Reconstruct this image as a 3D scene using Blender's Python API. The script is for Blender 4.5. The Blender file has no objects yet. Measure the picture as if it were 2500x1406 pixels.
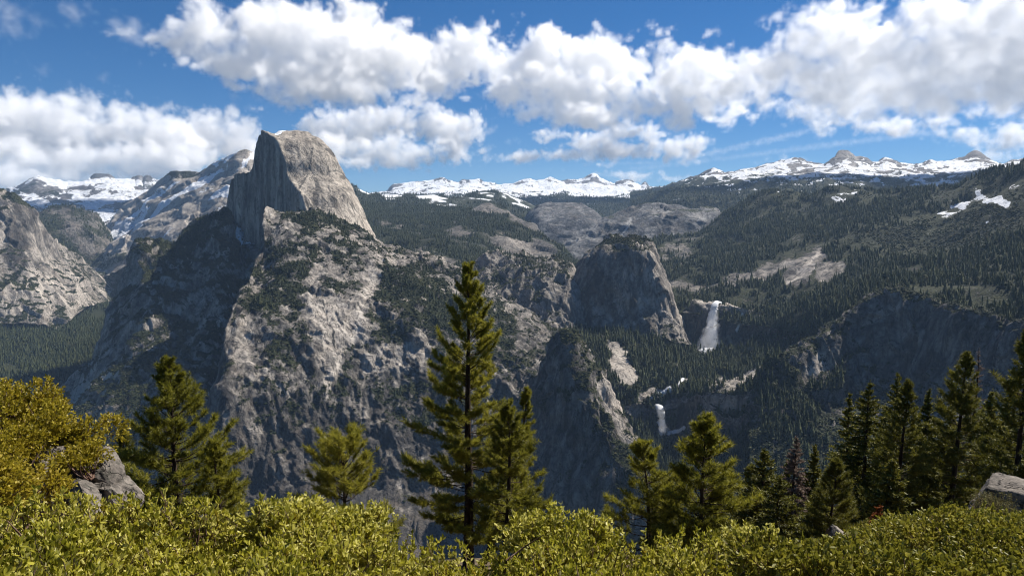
import bpy, math, random, time
import numpy as np
from mathutils import Vector

T0 = time.time()
S = bpy.context.scene
COL = S.collection

# ---------------------------------------------------------------- camera
F, CX, CY = 1760.0, 1250.0, 703.0            # focal length and centre, in pixels of the 2500 px wide photograph
PITCH = math.radians(-4.9)                   # looking a little down from the overlook
cam = bpy.data.cameras.new('camera')
cam_ob = bpy.data.objects.new('camera', cam)
COL.objects.link(cam_ob)
cam_ob.rotation_euler = (math.radians(90) + PITCH, 0, 0)
cam.sensor_width = 36
cam.lens = F / 2500 * 36
cam.clip_start = 0.1
cam.clip_end = 200000
S.camera = cam_ob

# ---------------------------------------------------------------- sky and sun
SUN_EL, SUN_AZ = math.radians(49), math.radians(56)      # azimuth clockwise from the view direction
world = bpy.data.worlds.new('World')
S.world = world
world.use_nodes = True
wn = world.node_tree
sky = wn.nodes.new('ShaderNodeTexSky')
sky.sky_type = 'NISHITA'
sky.sun_disc = False
sky.sun_elevation = SUN_EL
sky.sun_rotation = SUN_AZ
sky.altitude = 2200
sky.air_density = 1.0
sky.dust_density = 0.4
sky.ozone_density = 8.0
hs = wn.nodes.new('ShaderNodeHueSaturation')                # clear high-altitude blue
hs.inputs['Saturation'].default_value = 1.2
wn.links.new(sky.outputs[0], hs.inputs['Color'])
wn.links.new(hs.outputs[0], wn.nodes['Background'].inputs[0])
wn.nodes['Background'].inputs[1].default_value = 0.05
sun = bpy.data.lights.new('sun', 'SUN')
sun.energy = 5.0
sun.angle = math.radians(0.5)
sun.color = (1.0, 0.94, 0.85)
sun_ob = bpy.data.objects.new('sun', sun)
COL.objects.link(sun_ob)
SUN_DIR = Vector((math.sin(SUN_AZ) * math.cos(SUN_EL), math.cos(SUN_AZ) * math.cos(SUN_EL), math.sin(SUN_EL)))
sun_ob.rotation_euler = SUN_DIR.to_track_quat('Z', 'Y').to_euler()

S.view_settings.view_transform = 'Standard'
S.view_settings.look = 'None'
S.view_settings.gamma = 1
S.view_settings.exposure = 0.8
S.view_settings.use_curve_mapping = False
S.cycles.use_denoising = True
S.cycles.filter_width = 1.1
S.cycles.max_bounces = 24
S.cycles.diffuse_bounces = 3
S.cycles.glossy_bounces = 2
S.cycles.transmission_bounces = 3
S.cycles.transparent_max_bounces = 12
S.cycles.volume_bounces = 24
S.cycles.volume_step_rate = 1.5

HAZE = 1.6e-5

# ---------------------------------------------------------------- helpers
rng = np.random.default_rng(7)


def ray(px, py):
    """Direction of a point of the view, scaled to a horizontal length of 1."""
    px = np.asarray(px, float)
    py = np.asarray(py, float)
    x = (px - CX) / F
    z = -(py - CY) / F
    c, s = math.cos(PITCH), math.sin(PITCH)
    d = np.stack([x, c - z * s, s + z * c], -1)
    return d / np.hypot(d[..., 0], d[..., 1])[..., None]


def at(px, py, d):
    return ray(px, py) * np.asarray(d, float)[..., None]


def _hash(ix, iy, iz, seed):
    h = (ix.astype(np.uint32) * np.uint32(374761393) + iy.astype(np.uint32) * np.uint32(668265263)
         + iz.astype(np.uint32) * np.uint32(2147483647) + np.uint32((seed * 1274126177) & 0xffffffff))
    h = (h ^ (h >> np.uint32(13))) * np.uint32(1274126177)
    h = h ^ (h >> np.uint32(16))
    h = h * np.uint32(2246822519)
    return h ^ (h >> np.uint32(15))


def noise3(p, seed=0):
    """Gradient noise, about -1..1, for an (n,3) array."""
    f = np.floor(p)
    i = f.astype(np.int64)
    t = (p - f).astype(np.float32)
    u = t * t * t * (t * (t * 6 - 15) + 10)
    r = np.zeros(len(p), np.float32)
    k = np.float32(1 / 511.5)
    m = np.uint32(1023)
    for dx in (0, 1):
        wx = u[:, 0] if dx else 1 - u[:, 0]
        for dy in (0, 1):
            wxy = wx * (u[:, 1] if dy else 1 - u[:, 1])
            for dz in (0, 1):
                w = wxy * (u[:, 2] if dz else 1 - u[:, 2])
                h = _hash(i[:, 0] + dx, i[:, 1] + dy, i[:, 2] + dz, seed)
                g = (((h & m) * k - 1) * (t[:, 0] - dx) + (((h >> np.uint32(10)) & m) * k - 1) * (t[:, 1] - dy)
                     + (((h >> np.uint32(20)) & m) * k - 1) * (t[:, 2] - dz))
                r += w * g.astype(np.float32)
    return r * 1.4


def fbm(p, L, octaves, seed=0, gain=.5, stretch=(1, 1, 1), ridged=False):
    q = p / (L * np.asarray(stretch, float))
    r = np.zeros(len(p), np.float32)
    a = 1.0
    for o in range(octaves):
        n = noise3(q + 17.3 * o, seed + o)
        r += a * ((.55 - 2 * np.abs(n)) if ridged else n)
        a *= gain
        q = q * 2.03
    return r


def facets(p, L, seed=0, stretch=(1, 1, 1), tilt=.8):
    """Blocky relief: each cell of a jittered lattice is a tilted plane at its own height."""
    q = p / (L * np.asarray(stretch, float))
    f = np.floor(q).astype(np.int64)
    best = np.full(len(p), 1e9, np.float32)
    out = np.zeros(len(p), np.float32)
    k = 1 / 1023.0
    m = np.uint32(1023)
    for dx in (-1, 0, 1):
        for dy in (-1, 0, 1):
            for dz in (-1, 0, 1):
                c = f + np.array([dx, dy, dz])
                h = _hash(c[:, 0], c[:, 1], c[:, 2], seed)
                v = np.stack([c[:, 0] + (h & m) * k, c[:, 1] + ((h >> np.uint32(10)) & m) * k, c[:, 2] + ((h >> np.uint32(20)) & m) * k], -1) - q
                d = (v * v).sum(-1)
                g = _hash(c[:, 0], c[:, 1], c[:, 2], seed + 91)
                hh = ((g & m) * k * 2 - 1) + tilt * (v[:, 0] * (((g >> np.uint32(10)) & m) * k * 2 - 1) + v[:, 1] * (((g >> np.uint32(20)) & m) * k * 2 - 1) + v[:, 2] * (((g >> np.uint32(5)) & m) * k * 2 - 1))
                b = d < best
                best[b] = d[b]
                out[b] = hh[b]
    return out


def sstep(a, b, x):
    t = np.clip((x - a) / (b - a), 0, 1)
    return t * t * (3 - 2 * t)


def pchip(xs, ys, xq):
    """Monotone cubic through (xs, ys); ys may carry trailing axes."""
    xs = np.asarray(xs, float)
    ys = np.asarray(ys, float)
    if len(xs) == 2:
        t = np.clip((xq - xs[0]) / (xs[1] - xs[0]), 0, 1)
        t = t.reshape(t.shape + (1,) * (ys.ndim - 1))
        return ys[0] * (1 - t) + ys[1] * t
    h = np.diff(xs)
    hs = h.reshape(h.shape + (1,) * (ys.ndim - 1))
    dl = np.diff(ys, axis=0) / hs
    m = np.zeros_like(ys)
    w1 = 2 * hs[1:] + hs[:-1]
    w2 = hs[1:] + 2 * hs[:-1]
    same = dl[:-1] * dl[1:] > 0
    with np.errstate(divide='ignore', invalid='ignore'):
        mm = (w1 + w2) / (w1 / dl[:-1] + w2 / dl[1:])
    m[1:-1] = np.where(same, np.nan_to_num(mm), 0)
    m[0] = dl[0]
    m[-1] = dl[-1]
    k = np.clip(np.searchsorted(xs, xq, 'right') - 1, 0, len(xs) - 2)
    t = np.clip((xq - xs[k]) / h[k], 0, 1)
    t = t.reshape(t.shape + (1,) * (ys.ndim - 1))
    hk = hs[k]
    return ((2 * t ** 3 - 3 * t ** 2 + 1) * ys[k] + (t ** 3 - 2 * t ** 2 + t) * hk * m[k]
            + (-2 * t ** 3 + 3 * t ** 2) * ys[k + 1] + (t ** 3 - t ** 2) * hk * m[k + 1])


def tag(o, label=None, cat=None, group=None, kind=None):
    if label: o['label'] = label
    if cat: o['category'] = cat
    if group: o['group'] = group
    if kind: o['kind'] = kind
    return o


def mesh_obj(name, verts, faces, mat, parent=None, smooth=True, attrs=None):
    """verts (n,3); faces (m,3) or (m,4) integer arrays."""
    me = bpy.data.meshes.new(name)
    verts = np.ascontiguousarray(verts, np.float32)
    me.vertices.add(len(verts))
    me.vertices.foreach_set('co', verts.ravel())
    if faces is not None and len(faces):
        fl = faces if isinstance(faces, list) else [faces]
        idx = np.concatenate([np.ascontiguousarray(f, np.int32).ravel() for f in fl])
        tot = np.concatenate([np.full(len(f), f.shape[1], np.int32) for f in fl])
        me.loops.add(len(idx))
        me.loops.foreach_set('vertex_index', idx)
        me.polygons.add(len(tot))
        me.polygons.foreach_set('loop_start', np.concatenate([[0], np.cumsum(tot)[:-1]]).astype(np.int32))
        me.polygons.foreach_set('loop_total', tot)
    for k, v in (attrs or {}).items():
        a = me.attributes.new(k, 'FLOAT', 'POINT')
        a.data.foreach_set('value', np.ascontiguousarray(v, np.float32))
    me.update(calc_edges=True)
    if smooth and len(me.polygons):
        me.polygons.foreach_set('use_smooth', np.ones(len(me.polygons), bool))
    if mat is not None:
        me.materials.append(mat)
    o = bpy.data.objects.new(name, me)
    COL.objects.link(o)
    if parent is not None:
        o.parent = parent
    return o


def grid_faces(nr, nc):
    i = np.arange(nr * nc).reshape(nr, nc)
    return np.stack([i[:-1, :-1].ravel(), i[1:, :-1].ravel(), i[1:, 1:].ravel(), i[:-1, 1:].ravel()], -1)


def grid_normals(P):
    du = np.gradient(P, axis=1)
    dv = np.gradient(P, axis=0)
    n = np.cross(dv, du)
    return n / (np.linalg.norm(n, axis=-1, keepdims=True) + 1e-9)


# ---------------------------------------------------------------- materials
class NT:
    def __init__(self, name):
        self.m = bpy.data.materials.new(name)
        self.m.use_nodes = True
        self.t = self.m.node_tree
        self.t.nodes.clear()
        self.out = self.t.nodes.new('ShaderNodeOutputMaterial')

    def n(self, kind, **kw):
        x = self.t.nodes.new(kind)
        for k, v in kw.items():
            setattr(x, k, v)
        return x

    def link(self, a, b):
        self.t.links.new(a, b)

    def val(self, x, sock):
        if hasattr(x, 'default_value') or hasattr(x, 'is_output'):
            self.link(x, sock)
        else:
            sock.default_value = x

    def math(self, op, a, b=None, c=None, clamp=False):
        x = self.n('ShaderNodeMath', operation=op, use_clamp=clamp)
        for i, v in enumerate((a, b, c)):
            if v is not None:
                self.val(v, x.inputs[i])
        return x.outputs[0]

    def pos(self, scale):
        g = self.n('ShaderNodeNewGeometry')
        v = self.n('ShaderNodeVectorMath', operation='MULTIPLY')
        self.link(g.outputs['Position'], v.inputs[0])
        v.inputs[1].default_value = scale if hasattr(scale, '__len__') else (scale,) * 3
        return v.outputs[0]

    def noise(self, vec, scale=1.0, detail=5, rough=.55, dist=0.0):
        x = self.n('ShaderNodeTexNoise')
        self.link(vec, x.inputs['Vector'])
        x.inputs['Scale'].default_value = scale
        x.inputs['Detail'].default_value = detail
        x.inputs['Roughness'].default_value = rough
        x.inputs['Distortion'].default_value = dist
        return x.outputs['Fac']

    def attr(self, name):
        x = self.n('ShaderNodeAttribute', attribute_name=name)
        return x.outputs['Fac']

    def maprange(self, v, a, b, c=0.0, d=1.0, smooth=False):
        x = self.n('ShaderNodeMapRange', interpolation_type='SMOOTHSTEP' if smooth else 'LINEAR')
        self.link(v, x.inputs['Value'])
        for k, s in zip((a, b, c, d), ('From Min', 'From Max', 'To Min', 'To Max')):
            x.inputs[s].default_value = k
        return x.outputs['Result']

    def mix(self, f, a, b):
        x = self.n('ShaderNodeMix', data_type='RGBA')
        self.val(f, x.inputs[0])
        for v, s in ((a, x.inputs[6]), (b, x.inputs[7])):
            if isinstance(v, tuple):
                s.default_value = (*v, 1)
            else:
                self.link(v, s)
        return x.outputs[2]

    def ramp(self, f, stops):
        x = self.n('ShaderNodeValToRGB')
        self.link(f, x.inputs[0])
        e = x.color_ramp.elements
        while len(e) < len(stops):
            e.new(.5)
        for q, (p, c) in zip(e, stops):
            q.position = p
            q.color = (*c, 1)
        return x.outputs[0]

    def bump(self, h, strength, dist):
        b = self.n('ShaderNodeBump')
        b.inputs['Strength'].default_value = strength
        b.inputs['Distance'].default_value = dist
        self.link(h, b.inputs['Height'])
        return b.outputs[0]

    def principled(self, col, rough=.9, spec=.2, normal=None, trans=None):
        p = self.n('ShaderNodeBsdfPrincipled')
        self.val(col if not isinstance(col, tuple) else (*col, 1), p.inputs['Base Color'])
        self.val(rough, p.inputs['Roughness'])
        p.inputs['Specular IOR Level'].default_value = spec
        if normal is not None:
            self.link(normal, p.inputs['Normal'])
        if trans is not None:
            tr = self.n('ShaderNodeBsdfTranslucent')
            self.val(col if not isinstance(col, tuple) else (*col, 1), tr.inputs['Color'])
            mx = self.n('ShaderNodeMixShader')
            mx.inputs[0].default_value = trans
            self.link(p.outputs[0], mx.inputs[1])
            self.link(tr.outputs[0], mx.inputs[2])
            self.link(mx.outputs[0], self.out.inputs['Surface'])
        else:
            self.link(p.outputs[0], self.out.inputs['Surface'])
        return self.m


def terrain_material(name, k=1.0, light=(.32, .287, .25), mid=(.150, .137, .122), dark=(.046, .043, .041), bumpd=6.0, snow_grain=.55):
    """Granite with water streaks, scrub and snow; k stretches the grain for farther, coarser ground."""
    t = NT(name)
    streak = t.noise(t.pos((1 / (20 * k), 1 / (20 * k), 1 / (170 * k))), 1, 6, .6)
    mott = t.noise(t.pos(1 / (14 * k)), 1, 6, .62)
    big = t.noise(t.pos(1 / (190 * k)), 1, 4, .5, .6)
    fine = t.noise(t.pos(1 / (5 * k)), 1, 3, .6)
    s = t.math('ADD', t.math('MULTIPLY', streak, .5), t.math('ADD', t.math('MULTIPLY', mott, .35), t.math('MULTIPLY', big, .35)))
    s = t.math('ADD', s, t.math('MULTIPLY', t.attr('tone'), .5))
    rock = t.ramp(s, [(.44, dark), (.585, mid), (.74, light), (.95, tuple(min(.62, c * 1.35) for c in light))])
    warm = t.mix(t.maprange(t.noise(t.pos(1 / (60 * k)), 1, 3), .45, .7, 0, .32), rock, t.mix(.5, rock, (.32, .25, .18)))
    # joints and water stains: thin dark lines
    j1 = t.noise(t.pos((1 / (45 * k), 1 / (45 * k), 1 / (150 * k))), 1, 4, .55, 1.2)
    j2 = t.noise(t.pos((1 / (24 * k), 1 / (24 * k), 1 / (26 * k))), 1, 3, .5, .8)
    line = t.math('MULTIPLY', t.maprange(t.math('ABSOLUTE', t.math('SUBTRACT', j1, .5)), 0, .030, .15, 1, True), t.maprange(t.math('ABSOLUTE', t.math('SUBTRACT', j2, .47)), 0, .020, .35, 1, True))
    warm = t.mix(line, t.mix(.78, warm, (.03, .028, .027)), warm)
    vegn = t.math('ADD', t.math('MULTIPLY', t.math('SUBTRACT', mott, .5), 1.5), t.math('MULTIPLY', t.math('SUBTRACT', fine, .5), .7))
    veg = t.maprange(t.math('ADD', t.attr('veg'), vegn), .42, .58, 0, 1, True)
    vcol = t.ramp(t.math('ADD', t.math('MULTIPLY', fine, .6), t.math('MULTIPLY', big, .4)),
                  [(.35, (.010, .013, .006)), (.5, (.022, .026, .010)), (.62, (.042, .044, .016)), (.75, (.085, .072, .034))])
    base = t.mix(veg, warm, vcol)
    sn = t.maprange(t.math('ADD', t.attr('snow'), t.math('MULTIPLY', vegn, snow_grain)), .45, .55, 0, 1, True)
    base = t.mix(sn, base, t.mix(t.maprange(mott, .35, .6), (.58, .60, .64), (.80, .82, .85)))
    h = t.math('ADD', t.math('MULTIPLY', mott, 1.0), t.math('ADD', t.math('MULTIPLY', fine, .35), t.math('MULTIPLY', streak, .6)))
    h = t.math('ADD', h, t.math('ADD', t.math('MULTIPLY', veg, .5), t.math('MULTIPLY', line, .55)))
    return t.principled(base, .92, .15, t.bump(h, .9, bumpd * k))


M_near = terrain_material('granite_near', 1.0)
M_mid = terrain_material('granite_mid', 1.6, bumpd=5)
M_far = terrain_material('granite_far', 4.0, light=(.27, .255, .24), mid=(.14, .135, .132), dark=(.055, .053, .055), bumpd=6, snow_grain=1.0)
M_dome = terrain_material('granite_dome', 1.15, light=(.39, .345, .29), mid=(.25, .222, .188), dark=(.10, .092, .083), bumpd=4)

# ---------------------------------------------------------------- terrain sheets
SHEETS = {}


def blobs(px, py, spec):
    """Soft ellipses (px, py, rx, ry, angle_deg, strength) summed at points of the sheet."""
    r = np.zeros_like(px)
    for (x, y, rx, ry, ang, st) in spec:
        c, s = math.cos(math.radians(ang)), math.sin(math.radians(ang))
        dx, dy = px - x, py - y
        u = (dx * c + dy * s) / rx
        v = (-dx * s + dy * c) / ry
        r += st * sstep(1.35, .65, np.sqrt(u * u + v * v))
    return r


def polyline(px, py, pts, width):
    """Distance falloff to a polyline of the sheet (1 on it, 0 a width away)."""
    best = np.full_like(px, 1e9)
    for (x0, y0), (x1, y1) in zip(pts[:-1], pts[1:]):
        vx, vy = x1 - x0, y1 - y0
        t = np.clip(((px - x0) * vx + (py - y0) * vy) / (vx * vx + vy * vy), 0, 1)
        best = np.minimum(best, np.hypot(px - x0 - t * vx, py - y0 - t * vy))
    return sstep(1.0, .3, best / width)


def sheet(name, label, rows, mat, layers, masks, step=2.4, back=(400, 250), vstep=2.4, custom=None, kind='structure', warp=13.0, low_foot=False):
    """A slope lofted through contour lines, each a list of (px, py, km); the first is the crest, the last the foot."""
    x0, x1 = rows[0][0][0], rows[0][-1][0]
    nc = int((x1 - x0) / step) + 1
    xs = np.linspace(x0, x1, nc)
    Y = np.array([pchip([p[0] for p in r], [p[1] for p in r], xs) for r in rows])
    D = np.array([pchip([p[0] for p in r], [p[2] for p in r], xs) for r in rows]) * 1000
    for i in range(1, len(Y)):
        Y[i] = np.maximum(Y[i], Y[i - 1] + .5)
    ts = [0.0]
    for i in range(len(rows) - 1):
        n = max(5, int(np.percentile(Y[i + 1] - Y[i], 75) / vstep))
        if low_foot and i == len(rows) - 2: n = 10                    # the foot lies hidden behind the near slope
        ts += list(i + (np.arange(n) + 1) / n)
    ts = np.array(ts)
    k = np.arange(len(rows), dtype=float)
    Yg = pchip(k, Y, ts)
    Dg = pchip(k, D, ts)
    PX = np.broadcast_to(xs, Yg.shape).copy()
    if custom is not None:
        Dg = custom(PX, Yg, Dg)
    P = at(PX, Yg, Dg)
    # the far side of the crest falls away behind
    if back:
        away = P[0] / np.hypot(P[0, :, 0], P[0, :, 1])[:, None]
        away[:, 2] = 0
        br = []
        for f in (1.0, .6, .32, .14, .05):
            q = P[0] + away * back[0] * f
            q[:, 2] = P[0, :, 2] - back[1] * f ** 1.6
            br.append(q)
        nb = len(br)
        P = np.concatenate([np.array(br), P])
        PX = np.concatenate([np.repeat(PX[:1], nb, 0), PX])
        Yg = np.concatenate([np.repeat(Yg[:1], nb, 0), Yg])
    shp = P.shape
    N = grid_normals(P)
    flat = P.reshape(-1, 3)
    h = np.zeros(len(flat), np.float32)
    for ly in layers:
        kind_, L, amp, octv, st, seed = ly[:6]
        if kind_ == 'f': v = fbm(flat, L, octv, seed, stretch=st)
        elif kind_ == 'r': v = fbm(flat, L, octv, seed, stretch=st, ridged=True)
        else: v = facets(flat, L, seed, st)
        if len(ly) > 6:
            v = v * ly[6](PX.ravel(), Yg.ravel())
        h += amp * v
    Q = (flat + N.reshape(-1, 3) * h[:, None]).reshape(shp)
    N2 = grid_normals(Q)
    k0 = float(np.median(Dg)) / F * 48
    wx, wy = fbm(flat, k0, 3, 901), fbm(flat, k0, 3, 902)
    c = dict(px=PX.ravel() + wx * warp, py=Yg.ravel() + wy * warp * .7, P=Q.reshape(-1, 3), nz=N2[..., 2].ravel(), h=h, nx=N2[..., 0].ravel())
    a = dict(veg=np.zeros(len(flat)), snow=np.full(len(flat), -1.0), tone=np.zeros(len(flat)), forest=np.zeros(len(flat)), bush=np.zeros(len(flat)))
    a.update(masks(c))
    o = mesh_obj(name, Q.reshape(-1, 3), grid_faces(shp[0], shp[1]), mat, attrs={q: a[q] for q in ('veg', 'snow', 'tone')})
    tag(o, label, kind=kind)
    SHEETS[name] = dict(P=Q, a=a, shape=shp[:2], px=PX, py=Yg)
    print(name, shp, round(time.time() - T0, 1))
    return o

# ---------------------------------------------------------------- the setting: mountains, cliffs and valleys (distances in km)
V4 = (1, 1, 4)
M_slab = terrain_material('granite_slab', 2.0, light=(.27, .265, .255), mid=(.135, .135, .137), dark=(.060, .061, .064), bumpd=4)  # granite darkened and cooled so its colour carries cloud shadow and haze
SLANT = np.array([[.75, 0, .66], [0, 1, 0], [-.66, 0, .75]])     # along beds dipping to the left
SLANT_R = np.array([[.75, 0, -.66], [0, 1, 0], [.66, 0, .75]])   # along beds dipping to the right
U1 = (1, 1, 1)


def m_far_left(c):
    n = fbm(c['P'], 900, 4, 5)
    s = .44 + 1.8 * (c['nz'] - .8) + .8 * n + .9 * fbm(c['P'], 220, 3, 6)
    s -= blobs(c['px'], c['py'], [(75, 450, 30, 22, 0, .6), (350, 436, 22, 12, 0, .8), (250, 434, 30, 6, 0, .5), (160, 540, 120, 10, 5, .6), (330, 500, 90, 8, -10, .4), (130, 478, 60, 8, 12, .5)])
    return dict(snow=s, veg=.35 + .6 * fbm(c['P'], 500, 4, 8), tone=np.full(len(n), -.1))


sheet('snowy_range', 'far snow-covered range with a pointed grey peak beyond the canyon at the left edge',
      [[(-150, 470, 17), (0, 472, 17), (30, 463, 17), (60, 447, 16.5), (80, 433, 16.5), (91, 427, 16.5), (110, 434, 16.5), (140, 437, 16.6), (180, 439, 17),
        (210, 437, 17), (235, 431, 17.5), (262, 432, 17.5), (290, 441, 17), (322, 444, 17), (335, 434, 18), (342, 430, 18), (350, 438, 18), (358, 429, 18),
        (368, 432, 18), (380, 442, 17), (420, 450, 16), (500, 470, 15), (720, 520, 14)],
       [(-150, 500, 14), (90, 486, 13.8), (250, 480, 13.8), (400, 490, 13), (720, 560, 12.5)],
       [(-150, 560, 11.5), (90, 550, 11.4), (250, 560, 11), (400, 570, 11), (720, 600, 11)],
       [(-150, 680, 9), (250, 680, 9), (720, 680, 9)]],
      M_far, [('r', 1500, 85, 5, U1, 3), ('f', 500, 34, 4, U1, 9)], m_far_left, back=(1500, 700))


def m_dark_hill(c):
    return dict(veg=.5 + .6 * fbm(c['P'], 200, 4, 4), snow=np.full(len(c['px']), -.6), tone=np.full(len(c['px']), -.12), forest=.35 + .6 * fbm(c['P'], 200, 4, 4))


sheet('canyon_hill', 'dark wooded hill at the head of the left canyon, below the snowfields',
      [[(30, 590, 9.2), (60, 540, 9.2), (85, 514, 9.2), (110, 505, 9.2), (150, 498, 9.2), (175, 500, 9.2), (200, 512, 9.2), (235, 528, 9.2), (262, 556, 9.2), (330, 640, 9.2)],
       [(30, 620, 8.8), (110, 550, 8.7), (175, 548, 8.7), (235, 575, 8.7), (330, 660, 8.8)],
       [(30, 680, 8.2), (330, 700, 8.2)]],
      M_mid, [('f', 500, 45, 5, U1, 31), ('c', 160, 16, 1, U1, 32)], m_dark_hill, back=(600, 300))


def m_clouds_rest(c):
    px, py = c['px'], c['py']
    n = fbm(c['P'], 420, 5, 15, stretch=(1, 1, .5))
    sn = -.12 + .5 * n + blobs(px, py, [(455, 470, 110, 9, -33, .9), (400, 470, 60, 6, -35, .6), (560, 470, 50, 9, -28, .9), (540, 440, 70, 6, -35, .5), (610, 392, 25, 7, -30, .9), (570, 380, 60, 4, -28, .9),
                                        (310, 545, 70, 9, -38, .9), (440, 600, 70, 6, -24, .9), (420, 620, 60, 5, -22, .7), (500, 500, 90, 5, -32, .4), (330, 560, 80, 10, -40, .6),
                                        (390, 580, 50, 4, -25, .7), (540, 520, 30, 6, -35, .9), (270, 590, 60, 6, -40, .6)])
    vg = -.12 + .3 * fbm(c['P'], 160, 3, 6) + blobs(px, py, [(450, 425, 60, 7, -12, .9), (370, 610, 80, 12, -15, .6), (250, 640, 60, 16, -10, .7), (470, 570, 80, 10, -25, .3), (600, 373, 22, 6, 0, .7)])
    return dict(snow=sn, veg=vg, tone=.36 + .3 * fbm(c['P'], 300, 4, 77, stretch=(1, 1, .4)) + .35 * fbm(c['P'] @ SLANT, 70, 3, 78, stretch=(1, 1, 9)) + blobs(px, py, [(300, 610, 120, 25, -20, .12)]))


sheet('slab_mountain', 'long grey granite slab mountain with snow streaks rising behind the half-dome',
      [[(150, 640, 10), (230, 580, 10.2), (270, 545, 10.3), (300, 515, 10.4), (340, 482, 10.4), (370, 460, 10.2), (410, 432, 9.8), (440, 424, 9.5), (480, 419, 9.3), (510, 408, 9),
        (540, 392, 8.8), (565, 380, 8.6), (583, 372, 8.5), (600, 369, 8.5), (615, 376, 8.5), (630, 383, 8.5), (660, 400, 8.6), (720, 450, 8.8), (850, 540, 9)],
       [(150, 648, 9.6), (230, 606, 9.4), (300, 555, 9.2), (400, 490, 8.9), (500, 460, 8.3), (600, 430, 7.9), (720, 500, 7.9), (850, 560, 8)],
       [(150, 656, 9.2), (230, 628, 8.7), (300, 592, 8.3), (400, 550, 7.9), (500, 525, 7.5), (600, 500, 7.2), (720, 560, 7), (850, 600, 7)],
       [(150, 720, 8), (230, 680, 7.7), (300, 660, 7.3), (400, 640, 6.9), (500, 630, 6.6), (720, 640, 6.4), (850, 640, 6.4)]],
      M_mid, [('r', 900, 42, 5, (1, 1, .6), 23), ('f', 260, 16, 4, (1, 1, .5), 29), ('c', 240, 14, 1, (1.2, 1.2, .5), 12)], m_clouds_rest, back=(900, 500))


def m_left_cliff(c):
    px, py = c['px'], c['py']
    v = -.15 + .35 * fbm(c['P'], 120, 4, 3) + .9 * sstep(.55, .85, c['nz']) + blobs(px, py, [(45, 490, 30, 14, 30, .8), (190, 650, 60, 16, 38, .45), (30, 700, 60, 30, 0, .25)])
    return dict(veg=v, tone=.12 + blobs(px, py, [(45, 560, 30, 90, 10, -.5), (130, 700, 90, 40, 25, .25), (10, 560, 20, 60, 0, .1), (60, 640, 60, 14, 30, -.35)]) + .25 * fbm(c['P'], 90, 3, 61, stretch=V4) + .35 * fbm(c['P'] @ SLANT_R, 60, 3, 62, stretch=(1, 1, 7)), bush=v)


sheet('left_cliff', 'pale granite cliff with dark water streaks at the left edge of the canyon',
      [[(-160, 400, 6.8), (-60, 438, 6.8), (0, 462, 6.8), (20, 470, 6.8), (40, 478, 6.8), (60, 492, 6.8), (75, 507, 6.8), (88, 532, 6.85), (102, 565, 6.9), (130, 590, 7.0), (160, 614, 7.2),
        (200, 640, 7.4), (235, 660, 7.6), (268, 684, 7.8), (300, 715, 7.9)],
       [(-160, 560, 6.55), (0, 585, 6.5), (60, 610, 6.5), (100, 640, 6.6), (160, 660, 6.8), (200, 675, 7.0), (240, 690, 7.3), (300, 722, 7.7)],
       [(-160, 670, 6.3), (0, 680, 6.25), (60, 690, 6.25), (120, 700, 6.3), (180, 725, 6.4), (240, 715, 7.0), (300, 730, 7.5)],
       [(-160, 800, 5.95), (0, 795, 5.95), (80, 795, 5.95), (150, 800, 5.95), (190, 765, 6.25), (240, 740, 6.7), (300, 745, 7.2)]],
      M_near, [('r', 420, 45, 4, (1, 1, 2.2), 41), ('c', 150, 15, 1, (1, 1, 2.5), 43), ('r', 130, -12, 2, (1, 1, 3), 45), ('f', 90, 9, 3, (1, 1, 2), 44)], m_left_cliff, back=(800, 300))


def m_valley(c):
    n = fbm(c['P'], 300, 4, 51)
    return dict(veg=np.full(len(n), 1.2), forest=.95 + .25 * n - blobs(c['px'], c['py'], [(240, 765, 22, 10, -20, 1.2), (30, 905, 30, 14, 15, 1.0)]), tone=np.full(len(n), .1))


sheet('canyon_floor', 'dark forested floor of the canyon below the left cliff',
      [[(-160, 700, 7.6), (100, 705, 7.6), (200, 700, 7.6), (270, 690, 7.8), (330, 700, 7.6), (460, 720, 7.2)],
       [(-160, 795, 6.1), (100, 795, 6.1), (200, 780, 6.2), (300, 780, 6.2), (460, 810, 6.0)],
       [(-160, 880, 5.2), (100, 880, 5.2), (200, 890, 5.0), (300, 910, 4.8), (460, 930, 4.6)],
       [(-160, 970, 4.2), (100, 975, 4.15), (250, 1000, 4.0), (460, 1030, 3.8)],
       [(-160, 1180, 2.9), (100, 1180, 2.9), (250, 1210, 2.8), (460, 1250, 2.7)]],
      M_mid, [('f', 500, 30, 4, U1, 53)], m_valley, back=None, step=4, vstep=4)


def m_far_centre(c):
    px, py = c['px'], c['py']
    n = fbm(c['P'], 800, 5, 65)
    s = .42 + 2.8 * (c['nz'] - .86) + .7 * n + .9 * fbm(c['P'], 220, 3, 66) - .8 * sstep(474, 505, py)
    s += blobs(px, py, [(1400, 470, 150, 18, 0, .35), (1100, 462, 80, 12, 0, .2)])
    s -= blobs(px, py, [(1075, 446, 26, 8, 20, .5), (1135, 450, 14, 6, 0, .4), (1520, 443, 16, 7, 0, .5), (1575, 448, 8, 6, 0, .6), (970, 456, 14, 6, 0, .4)])
    return dict(snow=s, veg=.2 + 1.1 * sstep(470, 500, py) + .4 * n, tone=np.full(len(n), -.12), forest=-.3 + 1.3 * sstep(465, 495, py) + .5 * n)


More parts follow.
